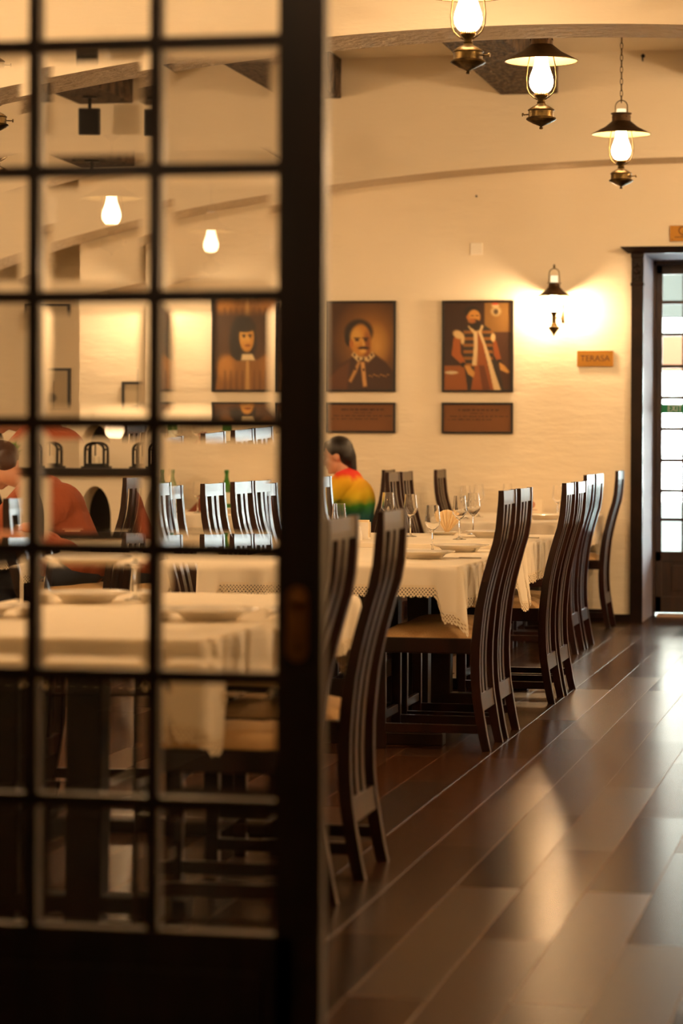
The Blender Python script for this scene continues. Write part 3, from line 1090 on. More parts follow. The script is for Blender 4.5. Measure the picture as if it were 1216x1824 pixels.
def paint_longhair():
    P = Painter(66, 88, (56, 32, 10))
    P.ell(0.5, 0.55, 0.7, 0.6, (96, 58, 20), 2)
    P.ell(0.45, 0.42, 0.21, 0.30, (28, 18, 10), 0.2)
    P.ell(0.36, 0.50, 0.10, 0.22, (28, 18, 10), 0.25)
    P.poly([(0.02, 1.02), (0.08, 0.68), (0.24, 0.60), (0.36, 0.66), (0.64, 0.66), (0.80, 0.60), (0.94, 0.72), (1.0, 1.02)], (150, 98, 36), 0.03)
    P.ell(0.18, 0.74, 0.13, 0.14, (188, 128, 54), 0.7)
    P.ell(0.84, 0.74, 0.12, 0.14, (170, 112, 44), 0.7)
    for k in range(8):
        P.poly([(0.16 + k * 0.09, 0.78), (0.19 + k * 0.09, 0.78), (0.20 + k * 0.09, 1.02), (0.15 + k * 0.09, 1.02)], (112, 68, 22), 0.03, 0.7)
    P.ell(0.51, 0.40, 0.115, 0.165, (208, 146, 54), 0.25)
    P.ell(0.47, 0.37, 0.07, 0.08, (226, 172, 80), 0.9)
    for x in (0.465, 0.56):
        P.ell(x, 0.365, 0.035, 0.009, (50, 28, 10), 0.6)
        P.ell(x, 0.385, 0.020, 0.010, (44, 24, 10), 0.6)
    P.poly([(0.52, 0.38), (0.54, 0.38), (0.56, 0.44), (0.52, 0.445)], (230, 178, 88), 0.02)
    P.ell(0.525, 0.485, 0.045, 0.012, (140, 66, 24), 0.6)
    P.ell(0.48, 0.26, 0.17, 0.07, (28, 18, 10), 0.3)
    P.poly([(0.44, 0.585), (0.60, 0.585), (0.64, 0.66), (0.42, 0.66)], (238, 214, 164), 0.02)
    P.poly([(0.50, 0.66), (0.545, 0.66), (0.56, 1.02), (0.49, 1.02)], (196, 150, 84), 0.02)
    return P.img


def framed(name, label, cat, xc, z0, W, Hh, group, img=None, lines=None):
    t = thing(name, label, cat, (xc, YB - 0.002, z0), 0, group)
    fw = 0.016
    bm = bmesh.new()
    add_box(bm, -W / 2, -W / 2 + fw, -0.026, 0, 0, Hh, bev=0.003)
    add_box(bm, W / 2 - fw, W / 2, -0.026, 0, 0, Hh, bev=0.003)
    add_box(bm, -W / 2 + fw, W / 2 - fw, -0.026, 0, 0, fw, bev=0.003)
    add_box(bm, -W / 2 + fw, W / 2 - fw, -0.026, 0, Hh - fw, Hh, bev=0.003)
    obj('frame', bm, FRAMEBLK, t)
    if img is not None:
        c = canvas_mesh('canvas', W - 2 * fw, Hh - 2 * fw, img, t, -0.016)
        c.location = (0, 0, fw)
    else:
        boxobj('plaque_board', (-W / 2 + fw, W / 2 - fw, -0.016, -0.002, fw, Hh - fw), PLAQUE, t)
        rng = random.Random(lines)
        bm = bmesh.new()
        for zz, h, a, b in ((0.172, 0.018, -0.14, 0.15), (0.148, 0.008, -0.05, 0.05), (0.126, 0.011, -0.20, 0.21), (0.103, 0.011, -0.215, 0.06 + 0.1 * rng.random())):
            x = a
            while x < b:
                w = rng.uniform(0.004, 0.009)
                for q in range(rng.choice((3, 5, 7))):
                    k = rng.uniform(0.6, 1.0)
                    add_box(bm, x, x + w * 0.6, -0.0168, -0.0158, zz - h * k / 2, zz + h * k / 2 * rng.uniform(0.7, 1.2))
                    x += w
                x += 0.012
        obj('lettering', bm, INK, t)
    return t


AG = 'framed portraits on the far wall'
BG_ = 'framed text plaques under the portraits'
Wp, Hp = 0.522, 0.664
framed('portrait_painting', 'framed portrait of a long-haired sitter, seen through the glazed door', 'painting', -4.665, 1.645, Wp, Hp, AG, paint_longhair())
framed('portrait_painting', 'framed portrait of a moustached man with an ermine collar, beside the door stile', 'painting', -3.806, 1.645, Wp, Hp, AG, paint_moustache())
framed('portrait_painting', 'framed portrait of a bearded man standing in a fur-trimmed robe', 'painting', -2.943, 1.643, Wp, Hp, AG, paint_standing())
framed('text_plaque', 'brown framed text plaque under the long-haired portrait behind the glass', 'plaque', -4.665, 1.344, Wp, 0.224, BG_, None, 3)
framed('text_plaque', 'brown framed text plaque under the moustached man', 'plaque', -3.806, 1.344, Wp, 0.224, BG_, None, 5)
framed('text_plaque', 'brown framed text plaque under the standing robed man', 'plaque', -2.943, 1.342, Wp, 0.226, BG_, None, 9)


def small_picture(label, xc, y, z0, W, Hh):
    t = thing('small_picture', label, 'picture', (xc, y, z0))
    fw = 0.02
    bm = bmesh.new()
    add_box(bm, -W / 2, -W / 2 + fw, -0.022, 0, 0, Hh)
    add_box(bm, W / 2 - fw, W / 2, -0.022, 0, 0, Hh)
    add_box(bm, -W / 2 + fw, W / 2 - fw, -0.022, 0, 0, fw)
    add_box(bm, -W / 2 + fw, W / 2 - fw, -0.022, 0, Hh - fw, Hh)
    obj('frame', bm, FRAMEBLK, t)
    P = Painter(30, 30, (206, 186, 150))
    P.ell(0.55, 0.7, 0.16, 0.12, (96, 84, 70), 0.5)
    P.ell(0.3, 0.78, 0.12, 0.06, (120, 104, 84), 0.5)
    c = canvas_mesh('print', W - 2 * fw, Hh - 2 * fw, P.img, t, -0.012)
    c.location = (0, 0, fw)


small_picture('small dark-framed picture on the far wall beyond the middle pane column', -5.45, YB - 0.002, 1.46, 0.33, 0.26)
small_picture('small dark-framed picture in the recess at the wall corner', -6.42, 19.598, 1.50, 0.36, 0.34)

tp = thing('terasa_plate', 'small gold wall plate engraved TERASA under the wall lamp', 'sign', (-2.092, YB - 0.001, 1.884))
boxobj('plate', (-0.129, 0.129, -0.016, 0, -0.057, 0.057), GOLD, tp, bev=0.003)
text_obj('lettering', 'TERASA', 0.062, ENGRAVE, tp, (0, -0.017, 0), PI / 2, 0.0008, 0.98)

gp = thing('gold_notice', 'gold notice plate with a round emblem over the terrace door', 'sign', (-1.41, YB - 0.001, 2.775))
boxobj('plate', (-0.153, 0.153, -0.012, 0, -0.057, 0.057), GOLD, gp, bev=0.003)
bm = bmesh.new()
for a0, a1, r in ((0.25 * PI, 1.9 * PI, 0.028),):
    pts = [(-0.06 + r * math.cos(a0 + (a1 - a0) * k / 20), -0.0135, 0.020 + r * math.sin(a0 + (a1 - a0) * k / 20)) for k in range(21)]
    add_tube(bm, pts, 0.004, 6)
add_tube(bm, [(-0.06, -0.0135, 0.012), (-0.036, -0.0135, 0.012)], 0.004, 6)
obj('emblem', bm, ENGRAVE, gp)
bm = bmesh.new()
rng = random.Random(4)
x = -0.118
while x < 0.11:
    add_box(bm, x, x + 0.005, -0.0128, -0.0118, -0.031, -0.031 + rng.uniform(0.008, 0.016)); x += 0.008
obj('lettering', bm, ENGRAVE, gp)
bm = bmesh.new()
for sx in (-1, 1):
    add_lathe(bm, [(0, -0.016), (0.004, -0.015), (0.005, -0.012)], 10, (sx * 0.135, 0, -0.042), 'Y')
obj('screws', bm, ENGRAVE, gp)

so = thing('wall_socket', 'ivory wall socket high on the far wall above the robed portrait', 'socket', (-2.955, YB - 0.001, 2.68))
boxobj('cover', (-0.044, 0.044, -0.012, 0, -0.044, 0.044), SOCKETM, so, bev=0.004)
bm = bmesh.new()
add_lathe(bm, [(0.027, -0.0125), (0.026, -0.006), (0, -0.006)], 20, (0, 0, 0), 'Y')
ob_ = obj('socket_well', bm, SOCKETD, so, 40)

hk = thing('wall_hook', 'tiny dark hook high on the wall above the hanging-chain lamp', 'hook', (-1.72, 18.469, 3.985))
bm = bmesh.new()
add_tube(bm, [(0, 0, 0), (0, -0.03, 0), (0, -0.045, -0.012), (0, -0.045, -0.03), (0, -0.03, -0.038)], 0.005)
obj('hook', bm, IRON, hk, 60)
bm = bmesh.new()
add_lathe(bm, [(0, -0.006), (0.014, -0.006), (0.014, 0)], 14, (0, 0, 0), 'Y')
obj('base', bm, IRON, hk, 40)
bm = bmesh.new()
add_lathe(bm, [(0, -0.03), (0.008, -0.03), (0.008, -0.026), (0.003, -0.026), (0.003, 0)], 10, (0, 0, 0), 'Y')
nl = obj('wall_nail', bm, IRON, None, 40)
nl.location = (-2.955, YB, 3.06)
tag(nl, 'bare nail in the far wall below the arch, above the socket', 'nail')

# ================================================================== DINING CHAIRS
POST = [(0.029, 0.065, 0.0), (0.015, 0.052, 0.06), (-0.001, 0.037, 0.146), (-0.013, 0.026, 0.22), (-0.019, 0.020, 0.288), (-0.021, 0.018, 0.36), (-0.019, 0.019, 0.43),
        (-0.013, 0.025, 0.51), (-0.002, 0.034, 0.595), (0.013, 0.048, 0.67), (0.031, 0.064, 0.737), (0.051, 0.084, 0.81), (0.070, 0.102, 0.87), (0.082, 0.112, 0.93), (0.089, 0.117, 1.0), (0.093, 0.118, 1.05), (0.094, 0.117, 1.088)]


def at_z(z):
    for a, b in zip(POST, POST[1:]):
        if a[2] <= z <= b[2]:
            t = (z - a[2]) / (b[2] - a[2])
            return tuple(a[k] + (b[k] - a[k]) * t for k in (0, 1))
    return POST[-1][:2]


def make_chair():
    t = thing('dining_chair', '', 'chair')
    W = 0.195
    for s in (-1, 1):
        bm = bmesh.new()
        y = s * W
        add_sweep(bm, POST, min(y, y - s * 0.034), max(y, y - s * 0.034))
        obj('back_post', bm, MAHOG, t)
    bm = bmesh.new()
    p = [(at_z(z)[0] + 0.003, at_z(z)[1] - 0.003, z) for z in (1.028, 1.05, 1.07, 1.086)]
    add_sweep(bm, p, -W + 0.033, W - 0.033)
    obj('top_rail', bm, MAHOG, t)
    bm = bmesh.new()
    p = [(at_z(z)[0] + 0.004, at_z(z)[1] - 0.004, z) for z in (0.165, 0.20, 0.235)]
    add_sweep(bm, p, -W + 0.033, W - 0.033)
    obj('bottom_rail', bm, MAHOG, t)
    zs = [0.23, 0.30, 0.37, 0.44, 0.51, 0.58, 0.64, 0.70, 0.76, 0.82, 0.88, 0.94, 1.0, 1.03]
    for s in (-1, 1):
        bm = bmesh.new()
        c = s * 0.045
        p = [((at_z(z)[0] + at_z(z)[1]) / 2 - 0.009, (at_z(z)[0] + at_z(z)[1]) / 2 + 0.009, z) for z in zs]
        add_sweep(bm, p, c - 0.0255, c + 0.0255, 0.002)
        obj('back_slat', bm, MAHOG, t)
    bm = bmesh.new()
    add_box(bm, -0.425, -0.016, -W, W, 0.405, 0.470, bev=0.005)
    obj('seat_frame', bm, MAHOG, t)
    # cushion: crowned pad
    bm = bmesh.new()
    n = 14
    g = []
    for i in range(n + 1):
        row = []
        for j in range(n + 1):
            u, v = i / n, j / n
            e = min(1, 6.0 * min(u, 1 - u)) ** 0.5 * min(1, 6.0 * min(v, 1 - v)) ** 0.5
            crown = 0.016 * (1 - (2 * u - 1) ** 2) * (1 - (2 * v - 1) ** 2)
            row.append(bm.verts.new((-0.418 + u * 0.392, -0.19 + v * 0.38, 0.470 + 0.036 * e + crown)))
        g.append(row)
    for i in range(n):
        for j in range(n):
            bm.faces.new((g[i][j], g[i + 1][j], g[i + 1][j + 1], g[i][j + 1]))
    rim = [g[i][0] for i in range(n + 1)] + [g[n][j] for j in range(1, n + 1)] + [g[i][n] for i in range(n - 1, -1, -1)] + [g[0][j] for j in range(n - 1, 0, -1)]
    low = [bm.verts.new((v.co.x, v.co.y, 0.468)) for v in rim]
    for k in range(len(rim)):
        j = (k + 1) % len(rim)
        bm.faces.new((rim[k], rim[j], low[j], low[k]))
    bm.faces.new(low)
    obj('seat_cushion', bm, CUSH, t, 60)
    for s in (-1, 1):
        bm = bmesh.new()
        y = s * (W - 0.004)
        add_box(bm, -0.422, -0.382, min(y, y - s * 0.036), max(y, y - s * 0.036), 0, 0.41, bev=0.003)
        obj('front_leg', bm, MAHOG, t)
    for s in (-1, 1):
        bm = bmesh.new()
        y = s * (W - 0.018)
        add_box(bm, -0.39, 0.012, y - 0.009, y + 0.009, 0.072, 0.108, bev=0.002)
        obj('stretcher', bm, MAHOG, t)
    bm = bmesh.new()
    add_box(bm, -0.41, -0.39, -W + 0.02, W - 0.02, 0.12, 0.155, bev=0.002)
    obj('stretcher', bm, MAHOG, t)
    return t


chair = make_chair()
CG = 'tall slat-back dining chairs'
first = True


def place_chair(x, y, rz, label):
    global first
    if first:
        chair.location = (x, y, 0); chair.rotation_euler = (0, 0, rz)
        chair['label'] = label; chair['group'] = CG
        first = False
        return chair
    return dup(chair, (x, y, 0), rz, label, CG)


# backs towards the aisle
place_chair(-1.575, 7.03, 0, 'blurred slat-back chair half hidden behind the edge of the glazed door')
place_chair(-1.58, 7.81, 0, 'blurred slat-back chair standing whole just clear of the glazed door')
place_chair(-1.70, 11.075, 0, 'sharp slat-back chair at the lace-edged table corner, its tan cushion in view')
place_chair(-1.70, 11.585, 0, 'slat-back chair directly behind the sharp one at the lace-edged table corner')
place_chair(-1.685, 13.105, 0, 'nearer slat-back chair of the middle pair along the aisle')
place_chair(-1.68, 13.56, 0, 'further slat-back chair of the middle pair along the aisle')
place_chair(-1.93, 16.16, 0, 'nearer slat-back chair of the far pair before the terrace door')
place_chair(-1.925, 16.63, 0, 'further slat-back chair of the far pair before the terrace door')
place_chair(-1.97, 18.42, 0, 'lone slat-back chair beside the terrace door trim')
# facing the aisle, on the far side of the tables
place_chair(-2.93, 8.95, PI + 0.085, 'slat-back chair with white glare at the left edge behind the glass')
place_chair(-3.05, 11.36, PI, 'narrow glaring slat-back chair beside the pane bar, below a green bottle')
place_chair(-3.05, 12.13, PI, 'glaring slat-back chair below the second green bottle, behind the glass')
place_chair(-3.05, 12.70, PI, 'third glaring slat-back chair of the row behind the glass')
place_chair(-3.05, 13.12, PI, 'glaring slat-back chair overlapped by the wide door stile')
place_chair(-3.05, 14.50, PI - 0.085, 'slat-back chair showing beside the rainbow-shirted person')
place_chair(-3.05, 16.72, PI, 'grey-lit slat-back chair right behind the rainbow-shirted person\'s seat')
place_chair(-3.05, 17.20, PI, 'second grey-lit slat-back chair, between that person\'s seat and the lone far chair')
place_chair(-3.03, 18.42, PI, 'lone slat-back chair against the far wall under the robed portrait plaque')
place_chair(-3.535, 18.02, 0, 'slat-back chair the rainbow-shirted person sits on')
place_chair(-4.125, 13.77, 0, 'slat-back chair the orange-shirted person sits on')


# ================================================================== TABLES AND CLOTHS
def make_table(label, x0, x1, y0, y1, z):
    t = thing('dining_table', label, 'table', ((x0 + x1) / 2, (y0 + y1) / 2, 0), 0, 'dark dining tables')
    w, d = (x1 - x0) / 2 - 0.012, (y1 - y0) / 2 - 0.012
    bm = bmesh.new()
    add_box(bm, -w, w, -d, d, z - 0.045, z - 0.008, bev=0.004)
    obj('tabletop', bm, DARKWOOD, t)
    bm = bmesh.new()
    add_box(bm, -w + 0.08, w - 0.08, -d + 0.10, d - 0.10, z - 0.13, z - 0.045)
    obj('apron', bm, DARKWOOD, t)
    for sy in (-1, 1):
        yy = sy * (d - 0.27)
        for sx in (-1, 1):
            bm = bmesh.new()
            xx = sx * (w * 0.24)
            add_box(bm, xx - 0.05, xx + 0.05, yy - 0.045, yy + 0.045, 0.05, z - 0.12, bev=0.004)
            obj('leg', bm, DARKWOOD, t)
        bm = bmesh.new()
        add_box(bm, -w + 0.09, w - 0.09, yy - 0.045, yy + 0.045, 0.0, 0.055, bev=0.006)
        obj('foot', bm, DARKWOOD, t)
    bm = bmesh.new()
    add_box(bm, -0.03, 0.03, -d + 0.2, d - 0.2, 0.20, 0.28, bev=0.004)
    obj('stretcher', bm, DARKWOOD, t)
    return t


def make_cloth(label, x0, x1, y0, y1, z, hang, tip=0.10, seed=1, lace=0.045, group='lace-edged white tablecloths'):
    """hang = (front, aisle side, far, inner side) drop of the skirt"""
    rng = random.Random(seed)
    hf, hr, hb, hl = hang
    # perimeter samples (counter clockwise from front-left)
    step = 0.009
    P = []
    def side(a, b, h):
        n = max(2, int((Vector(b) - Vector(a)).length / step))
        d = (Vector(b) - Vector(a)).normalized()
        nrm = Vector((d.y, -d.x))
        for k in range(n):
            P.append((Vector(a).lerp(Vector(b), k / n), nrm, h))
    r = 0.02
    cs = [((x0, y0), (x1, y0), hf), ((x1, y0), (x1, y1), hr), ((x1, y1), (x0, y1), hb), ((x0, y1), (x0, y0), hl)]
    corners = [Vector((x0, y0)), Vector((x1, y0)), Vector((x1, y1)), Vector((x0, y1))]
    for k, (a, b, h) in enumerate(cs):
        a, b = Vector(a), Vector(b)
        d = (b - a).normalized()
        side(a + d * r, b - d * r, h)
        h2 = cs[(k + 1) % 4][2]
        n1 = Vector((d.y, -d.x))
        d2 = (Vector(cs[(k + 1) % 4][1]) - Vector(cs[(k + 1) % 4][0])).normalized()
        n2 = Vector((d2.y, -d2.x))
        cc = b - d * r + d2 * r
        for q in range(7):
            ang = q / 7
            nn = (n1 * math.cos(ang * PI / 2) + n2 * math.sin(ang * PI / 2))
            P.append((cc + nn * r, nn, h + (h2 - h) * ang))
    N = len(P)
    ph = [rng.uniform(0, 6.28) for _ in range(4)]
    s = 0.0
    cols = []
    arc = []
    for k in range(N):
        arc.append(s)
        s += (P[(k + 1) % N][0] - P[k][0]).length
    levels = [0.0, 0.05, 0.14, 0.3, 0.5, 0.7, 0.86, 1.0]
    info = []
    for k in range(N):
        p, nrm, h = P[k]
        dc = min((p - c).length for c in corners)
        full = h > 0.06
        tt = min(1, max(0, (0.105 - dc) / 0.04))
        tipf = tt * tt * (3 - 2 * tt) * (1 if full else 0)
        hh = h + tip * tipf
        fold = (0.012 * math.sin(arc[k] * 23 + ph[0]) + 0.008 * math.sin(arc[k] * 47 + ph[1]) + 0.006 * math.sin(arc[k] * 9 + ph[2]))
        if not full:
            fold *= 0.1
        info.append((p, nrm, hh, fold, tipf))
    bm = bmesh.new()
    rings = []
    topring = [bm.verts.new((p.x - nrm.x * 0.004, p.y - nrm.y * 0.004, z)) for p, nrm, *_ in info]
    rings.append(topring)
    for t in levels[1:]:
        ring = []
        for (p, nrm, hh, fold, tipf) in info:
            main = max(0.02, hh - lace) if hh > 0.06 else hh
            out = 0.006 * min(1, t * 12) + fold * t + 0.018 * t * tipf
            q = p + nrm * out
            ring.append(bm.verts.new((q.x, q.y, z - main * t)))
        rings.append(ring)
    for a, b in zip(rings, rings[1:]):
        for k in range(N):
            j = (k + 1) % N
            bm.faces.new((a[k], b[k], b[j], a[j]))
    bm.faces.new(topring)
    # gentle wrinkles on the cloth top are left to the weave bump
    o = obj('tablecloth', bm, CLOTH, None, 50)
    tag(o, label, 'tablecloth', group)
    # lace border
    bm = bmesh.new()
    uv = bm.loops.layers.uv.new('UVMap')
    rows = []
    for row, t in enumerate((0.0, 0.5, 1.0)):
        ring = []
        for k, (p, nrm, hh, fold, tipf) in enumerate(info):
            main = max(0.02, hh - lace)
            sc_ = 0.008 * abs(math.sin(arc[k] * PI / 0.034)) if t == 1.0 else 0
            out = 0.0065 + fold * (1 + 0.25 * t) + 0.018 * tipf
            q = p + nrm * out
            ring.append(bm.verts.new((q.x, q.y, z - main - lace * t + 0.012 - sc_ * 1.0)))
        rows.append(ring)
    ts = (0.0, 0.0225, 0.045)
    for r_, (a, b) in enumerate(zip(rows, rows[1:])):
        for k in range(N):
            j = (k + 1) % N
            if info[k][2] <= 0.06 or info[j][2] <= 0.06:
                continue
            f = bm.faces.new((a[k], b[k], b[j], a[j]))
            s0, s1 = arc[k], arc[j] if j else s
            for lp, (u, v) in zip(f.loops, ((s0, ts[r_]), (s0, ts[r_ + 1]), (s1, ts[r_ + 1]), (s1, ts[r_]))):
                lp[uv].uv = (u, v)
    bmesh.ops.delete(bm, geom=[v for v in bm.verts if not v.link_faces], context='VERTS')
    obj('lace_trim', bm, LACE, o, 50, label='openwork scalloped lace border')
    return o


ZT, ZT2 = 0.775, 0.797
make_table('dark table behind the glazed door, nearest to us, under a white cloth', -2.78, -1.76, 6.64, 8.68, ZT)
make_cloth('white tablecloth of the nearest table, its ragged corner hanging behind the door glass', -2.79, -1.75, 6.63, 8.69, ZT, (0.14, 0.18, 0.15, 0.18), 0.13, 1)
make_table('dark table under the lace-edged cloth with the wine glasses', -2.86, -1.76, 10.79, 12.53, ZT)
make_cloth('white lace-edged tablecloth with its pointed corner over a tan cushion', -2.87, -1.75, 10.78, 12.54, ZT, (0.135, 0.19, 0.02, 0.19), 0.11, 2)
make_table('dark table joined behind the lace-edged one', -2.86, -1.75, 12.56, 13.92, ZT2)
make_cloth('white tablecloth holding the napkin fan, its lace corner beside the middle chairs', -2.875, -1.735, 12.55, 13.93, ZT2, (0.022, 0.20, 0.15, 0.19), 0.10, 3)
make_table('dark table at the far end near the terrace door', -2.92, -2.03, 16.72, 18.80, ZT)
make_cloth('white tablecloth of the far table holding the emblem card', -2.93, -2.02, 16.71, 18.81, ZT, (0.14, 0.20, 0.05, 0.19), 0.12, 4)
make_table('dark table where the orange-shirted person sits', -5.72, -4.67, 13.1, 15.1, ZT)
make_cloth('white tablecloth in front of the orange-shirted person', -5.73, -4.66, 13.09, 15.11, ZT, (0.14, 0.19, 0.15, 0.19), 0.10, 5)
make_table('dark far-wall table with the green bottles', -5.08, -3.96, 17.72, 18.80, ZT)
make_cloth('white tablecloth of the far-wall table with the green bottles', -5.09, -3.95, 17.71, 18.81, ZT, (0.14, 0.19, 0.05, 0.19), 0.10, 6)


# ================================================================== TABLEWARE
def make_glass():
    bm = bmesh.new()
    outer = [(0, 0), (0.034, 0.0005), (0.035, 0.002), (0.020, 0.006), (0.008, 0.011), (0.0042, 0.022), (0.0036, 0.060), (0.0040, 0.092), (0.007, 0.101),
             (0.018, 0.111), (0.030, 0.125), (0.0362, 0.139), (0.0355, 0.150), (0.033, 0.172), (0.0300, 0.200), (0.0282, 0.220)]
    inner = [(0.0274, 0.2203), (0.0292, 0.200), (0.0321, 0.172), (0.0345, 0.150), (0.0350, 0.140), (0.0290, 0.1265), (0.017, 0.1135), (0.006, 0.106), (0, 0.105)]
    add_lathe(bm, outer + inner, 32)
    o = obj('wine_glass', bm, WINEGLASS, None, 50)
    return o


wg = make_glass()
GG = 'tulip wine glasses on the white tables'
_firstg = [True]


def glass(x, y, z, label):
    if _firstg[0]:
        o = wg; _firstg[0] = False
    else:
        o = wg.copy(); C.objects.link(o)
    o.location = (x, y, z)
    tag(o, label, 'wine glass', GG)


glass(-2.085, 12.05, ZT, 'tulip wine glass standing closest, in front of the napkin fan')
glass(-2.435, 13.40, ZT2, 'tulip wine glass just right of the blurred whole chair back, before grey chairs')
glass(-2.63, 13.80, ZT2, 'tulip wine glass half hidden by the blurred chair top rail, second from the person')
glass(-2.13, 13.10, ZT2, 'tulip wine glass between the napkin fan and the sharp chair back, nearer of two')
glass(-2.17, 13.80, ZT2, 'tulip wine glass touching the sharp chair back, further of two')
glass(-2.56, 12.20, ZT, 'tulip wine glass under the rainbow-shirted person, above the hidden chair')
glass(-2.765, 17.25, ZT, 'tulip wine glass on the far table, first of the row from the wall chair')
glass(-2.75, 17.72, ZT, 'tulip wine glass on the far table, second of the row from the wall chair')
glass(-2.60, 18.05, ZT, 'tulip wine glass on the far table, peeking above the sharp chair back')
glass(-2.19, 17.55, ZT, 'tulip wine glass on the far table beside the emblem card')
glass(-2.40, 8.23, ZT, 'tulip wine glass on the nearest table, behind the middle pane column')
glass(-4.95, 18.0, ZT, 'tulip wine glass beside the first green bottle on the far-wall table')
glass(-4.78, 17.95, ZT, 'tulip wine glass between the two green bottles on the far-wall table')


def make_plate():
    bm = bmesh.new()
    add_lathe(bm, [(0, 0.0), (0.075, 0.0), (0.080, 0.004), (0.098, 0.020), (0.138, 0.031), (0.1405, 0.033), (0.138, 0.0345), (0.098, 0.0245), (0.082, 0.010), (0.070, 0.006), (0, 0.006)], 48)
    return obj('dinner_plate', bm, CERAMIC, None, 40)


plate0 = make_plate()
DG = 'white deep-rimmed plates'
for k, (x, y, z, lab) in enumerate((
        (-2.02, 11.45, ZT, 'white rimmed plate at the table corner beside the sharp chair'),
        (-1.98, 12.20, ZT, 'white rimmed plate behind the closest wine glass'),
        (-2.02, 13.45, ZT2, 'white rimmed plate partly behind the sharp chair back'),
        (-1.93, 7.40, ZT, 'white rimmed plate on the nearest table, behind the pane column by the stile'),
        (-2.52, 8.10, ZT, 'white rimmed plate at the far side of the nearest table'),
        (-2.63, 7.35, ZT, 'white rimmed plate on the nearest table beyond the left panes'),
        (-2.24, 17.3, ZT, 'white rimmed plate on the far table below the emblem card'),
        (-2.62, 11.6, ZT, 'white rimmed plate behind the glass on the lace-edged table'),
        (-4.55, 18.0, ZT, 'white rimmed plate on the far-wall table'))):
    o = plate0 if k == 0 else plate0.copy()
    if k:
        C.objects.link(o)
    o.location = (x, y, z)
    tag(o, lab, 'plate', DG)

bm = bmesh.new()
add_lathe(bm, [(0, 0.0), (0.05, 0.0), (0.055, 0.003), (0.094, 0.016), (0.095, 0.018), (0.056, 0.008), (0, 0.006)], 36)
sp_ = obj('side_plate', bm, CERAMIC, None, 40)
sp_.location = (-2.315, 13.73, ZT2)
tag(sp_, 'small white side plate carrying the cream napkin fan', 'plate')
# napkin folded into a fan of pleats
bm = bmesh.new()
n = 13
base, tipv = [], []
for k in range(n):
    a = math.radians(-38 + 96 * k / (n - 1))
    off = 0.010 * (1 if k % 2 else -1)
    R = 0.115 - 0.012 * abs(k - 6) / 6
    base.append(Vector((-0.03 + 0.012 * k / n, off * 0.2, 0.0)))
    tipv.append(Vector((-0.03 + R * math.sin(a) * 0.85, off, 0.012 + R * math.cos(a))))
fr = []
for thick in (-0.0012, 0.0012):
    b = [bm.verts.new(v + Vector((0, thick, 0))) for v in base]
    t = [bm.verts.new(v + Vector((0, thick, 0))) for v in tipv]
    for k in range(n - 1):
        bm.faces.new((b[k], b[k + 1], t[k + 1], t[k]))
    fr.append((b, t))
for k in range(n - 1):
    bm.faces.new((fr[0][1][k], fr[0][1][k + 1], fr[1][1][k + 1], fr[1][1][k]))
nk = obj('napkin', bm, NAPKIN)
nk.location = (-2.275, 13.73, ZT2 + 0.008)
tag(nk, 'cream napkin folded into a standing fan on a side plate', 'napkin')


def make_knife(label, x, y, z, rz):
    bm = bmesh.new()
    add_box(bm, -0.007, 0.007, -0.11, -0.01, 0.001, 0.007, bev=0.002)
    add_box(bm, -0.010, 0.006, -0.01, 0.095, 0.002, 0.004)
    add_box(bm, -0.006, 0.006, 0.095, 0.112, 0.002, 0.004)
    o = obj('table_knife', bm, STEEL)
    o.location = (x, y, z); o.rotation_euler = (0, 0, rz)
    tag(o, label, 'knife', 'steel table knives')


make_knife('steel knife lying by the corner plate of the lace-edged table', -1.88, 11.5, ZT, 1.45)
make_knife('steel knife lying by the plate behind the sharp chair back', -1.87, 13.40, ZT2, 1.3)
make_knife('steel knife lying behind the closest wine glass plate', -1.83, 12.15, ZT, 1.4)


def make_shaker(label, x, y):
    t = thing('salt_shaker', label, 'shaker', (x, y, ZT2), 0, 'white ceramic shakers')
    bm = bmesh.new()
    add_lathe(bm, [(0, 0), (0.022, 0), (0.023, 0.004), (0.020, 0.04), (0.015, 0.055), (0, 0.055)], 20)
    obj('body', bm, CERAMIC, t, 40)
    bm = bmesh.new()
    add_lathe(bm, [(0.0155, 0.055), (0.016, 0.060), (0.012, 0.070), (0, 0.073)], 20)
    obj('cap', bm, CERAMIC, t, 40)


make_shaker('white ceramic shaker in front of the white holder', -2.60, 12.85)
make_shaker('white ceramic shaker beside the white holder, slightly behind', -2.66, 12.92)
nh = thing('napkin_holder', 'square white holder on the table right under the rainbow-shirted person', 'holder', (-2.64, 13.05, ZT2))
bm = bmesh.new()
add_box(bm, -0.06, 0.06, -0.035, 0.035, 0, 0.008)
add_box(bm, -0.06, 0.06, -0.035, -0.030, 0.008, 0.085, bev=0.002)
add_box(bm, -0.06, 0.06, 0.030, 0.035, 0.008, 0.085, bev=0.002)
obj('body', bm, CERAMIC, nh)
boxobj('paper_napkins', (-0.055, 0.055, -0.022, 0.022, 0.008, 0.095), NAPKIN, nh)

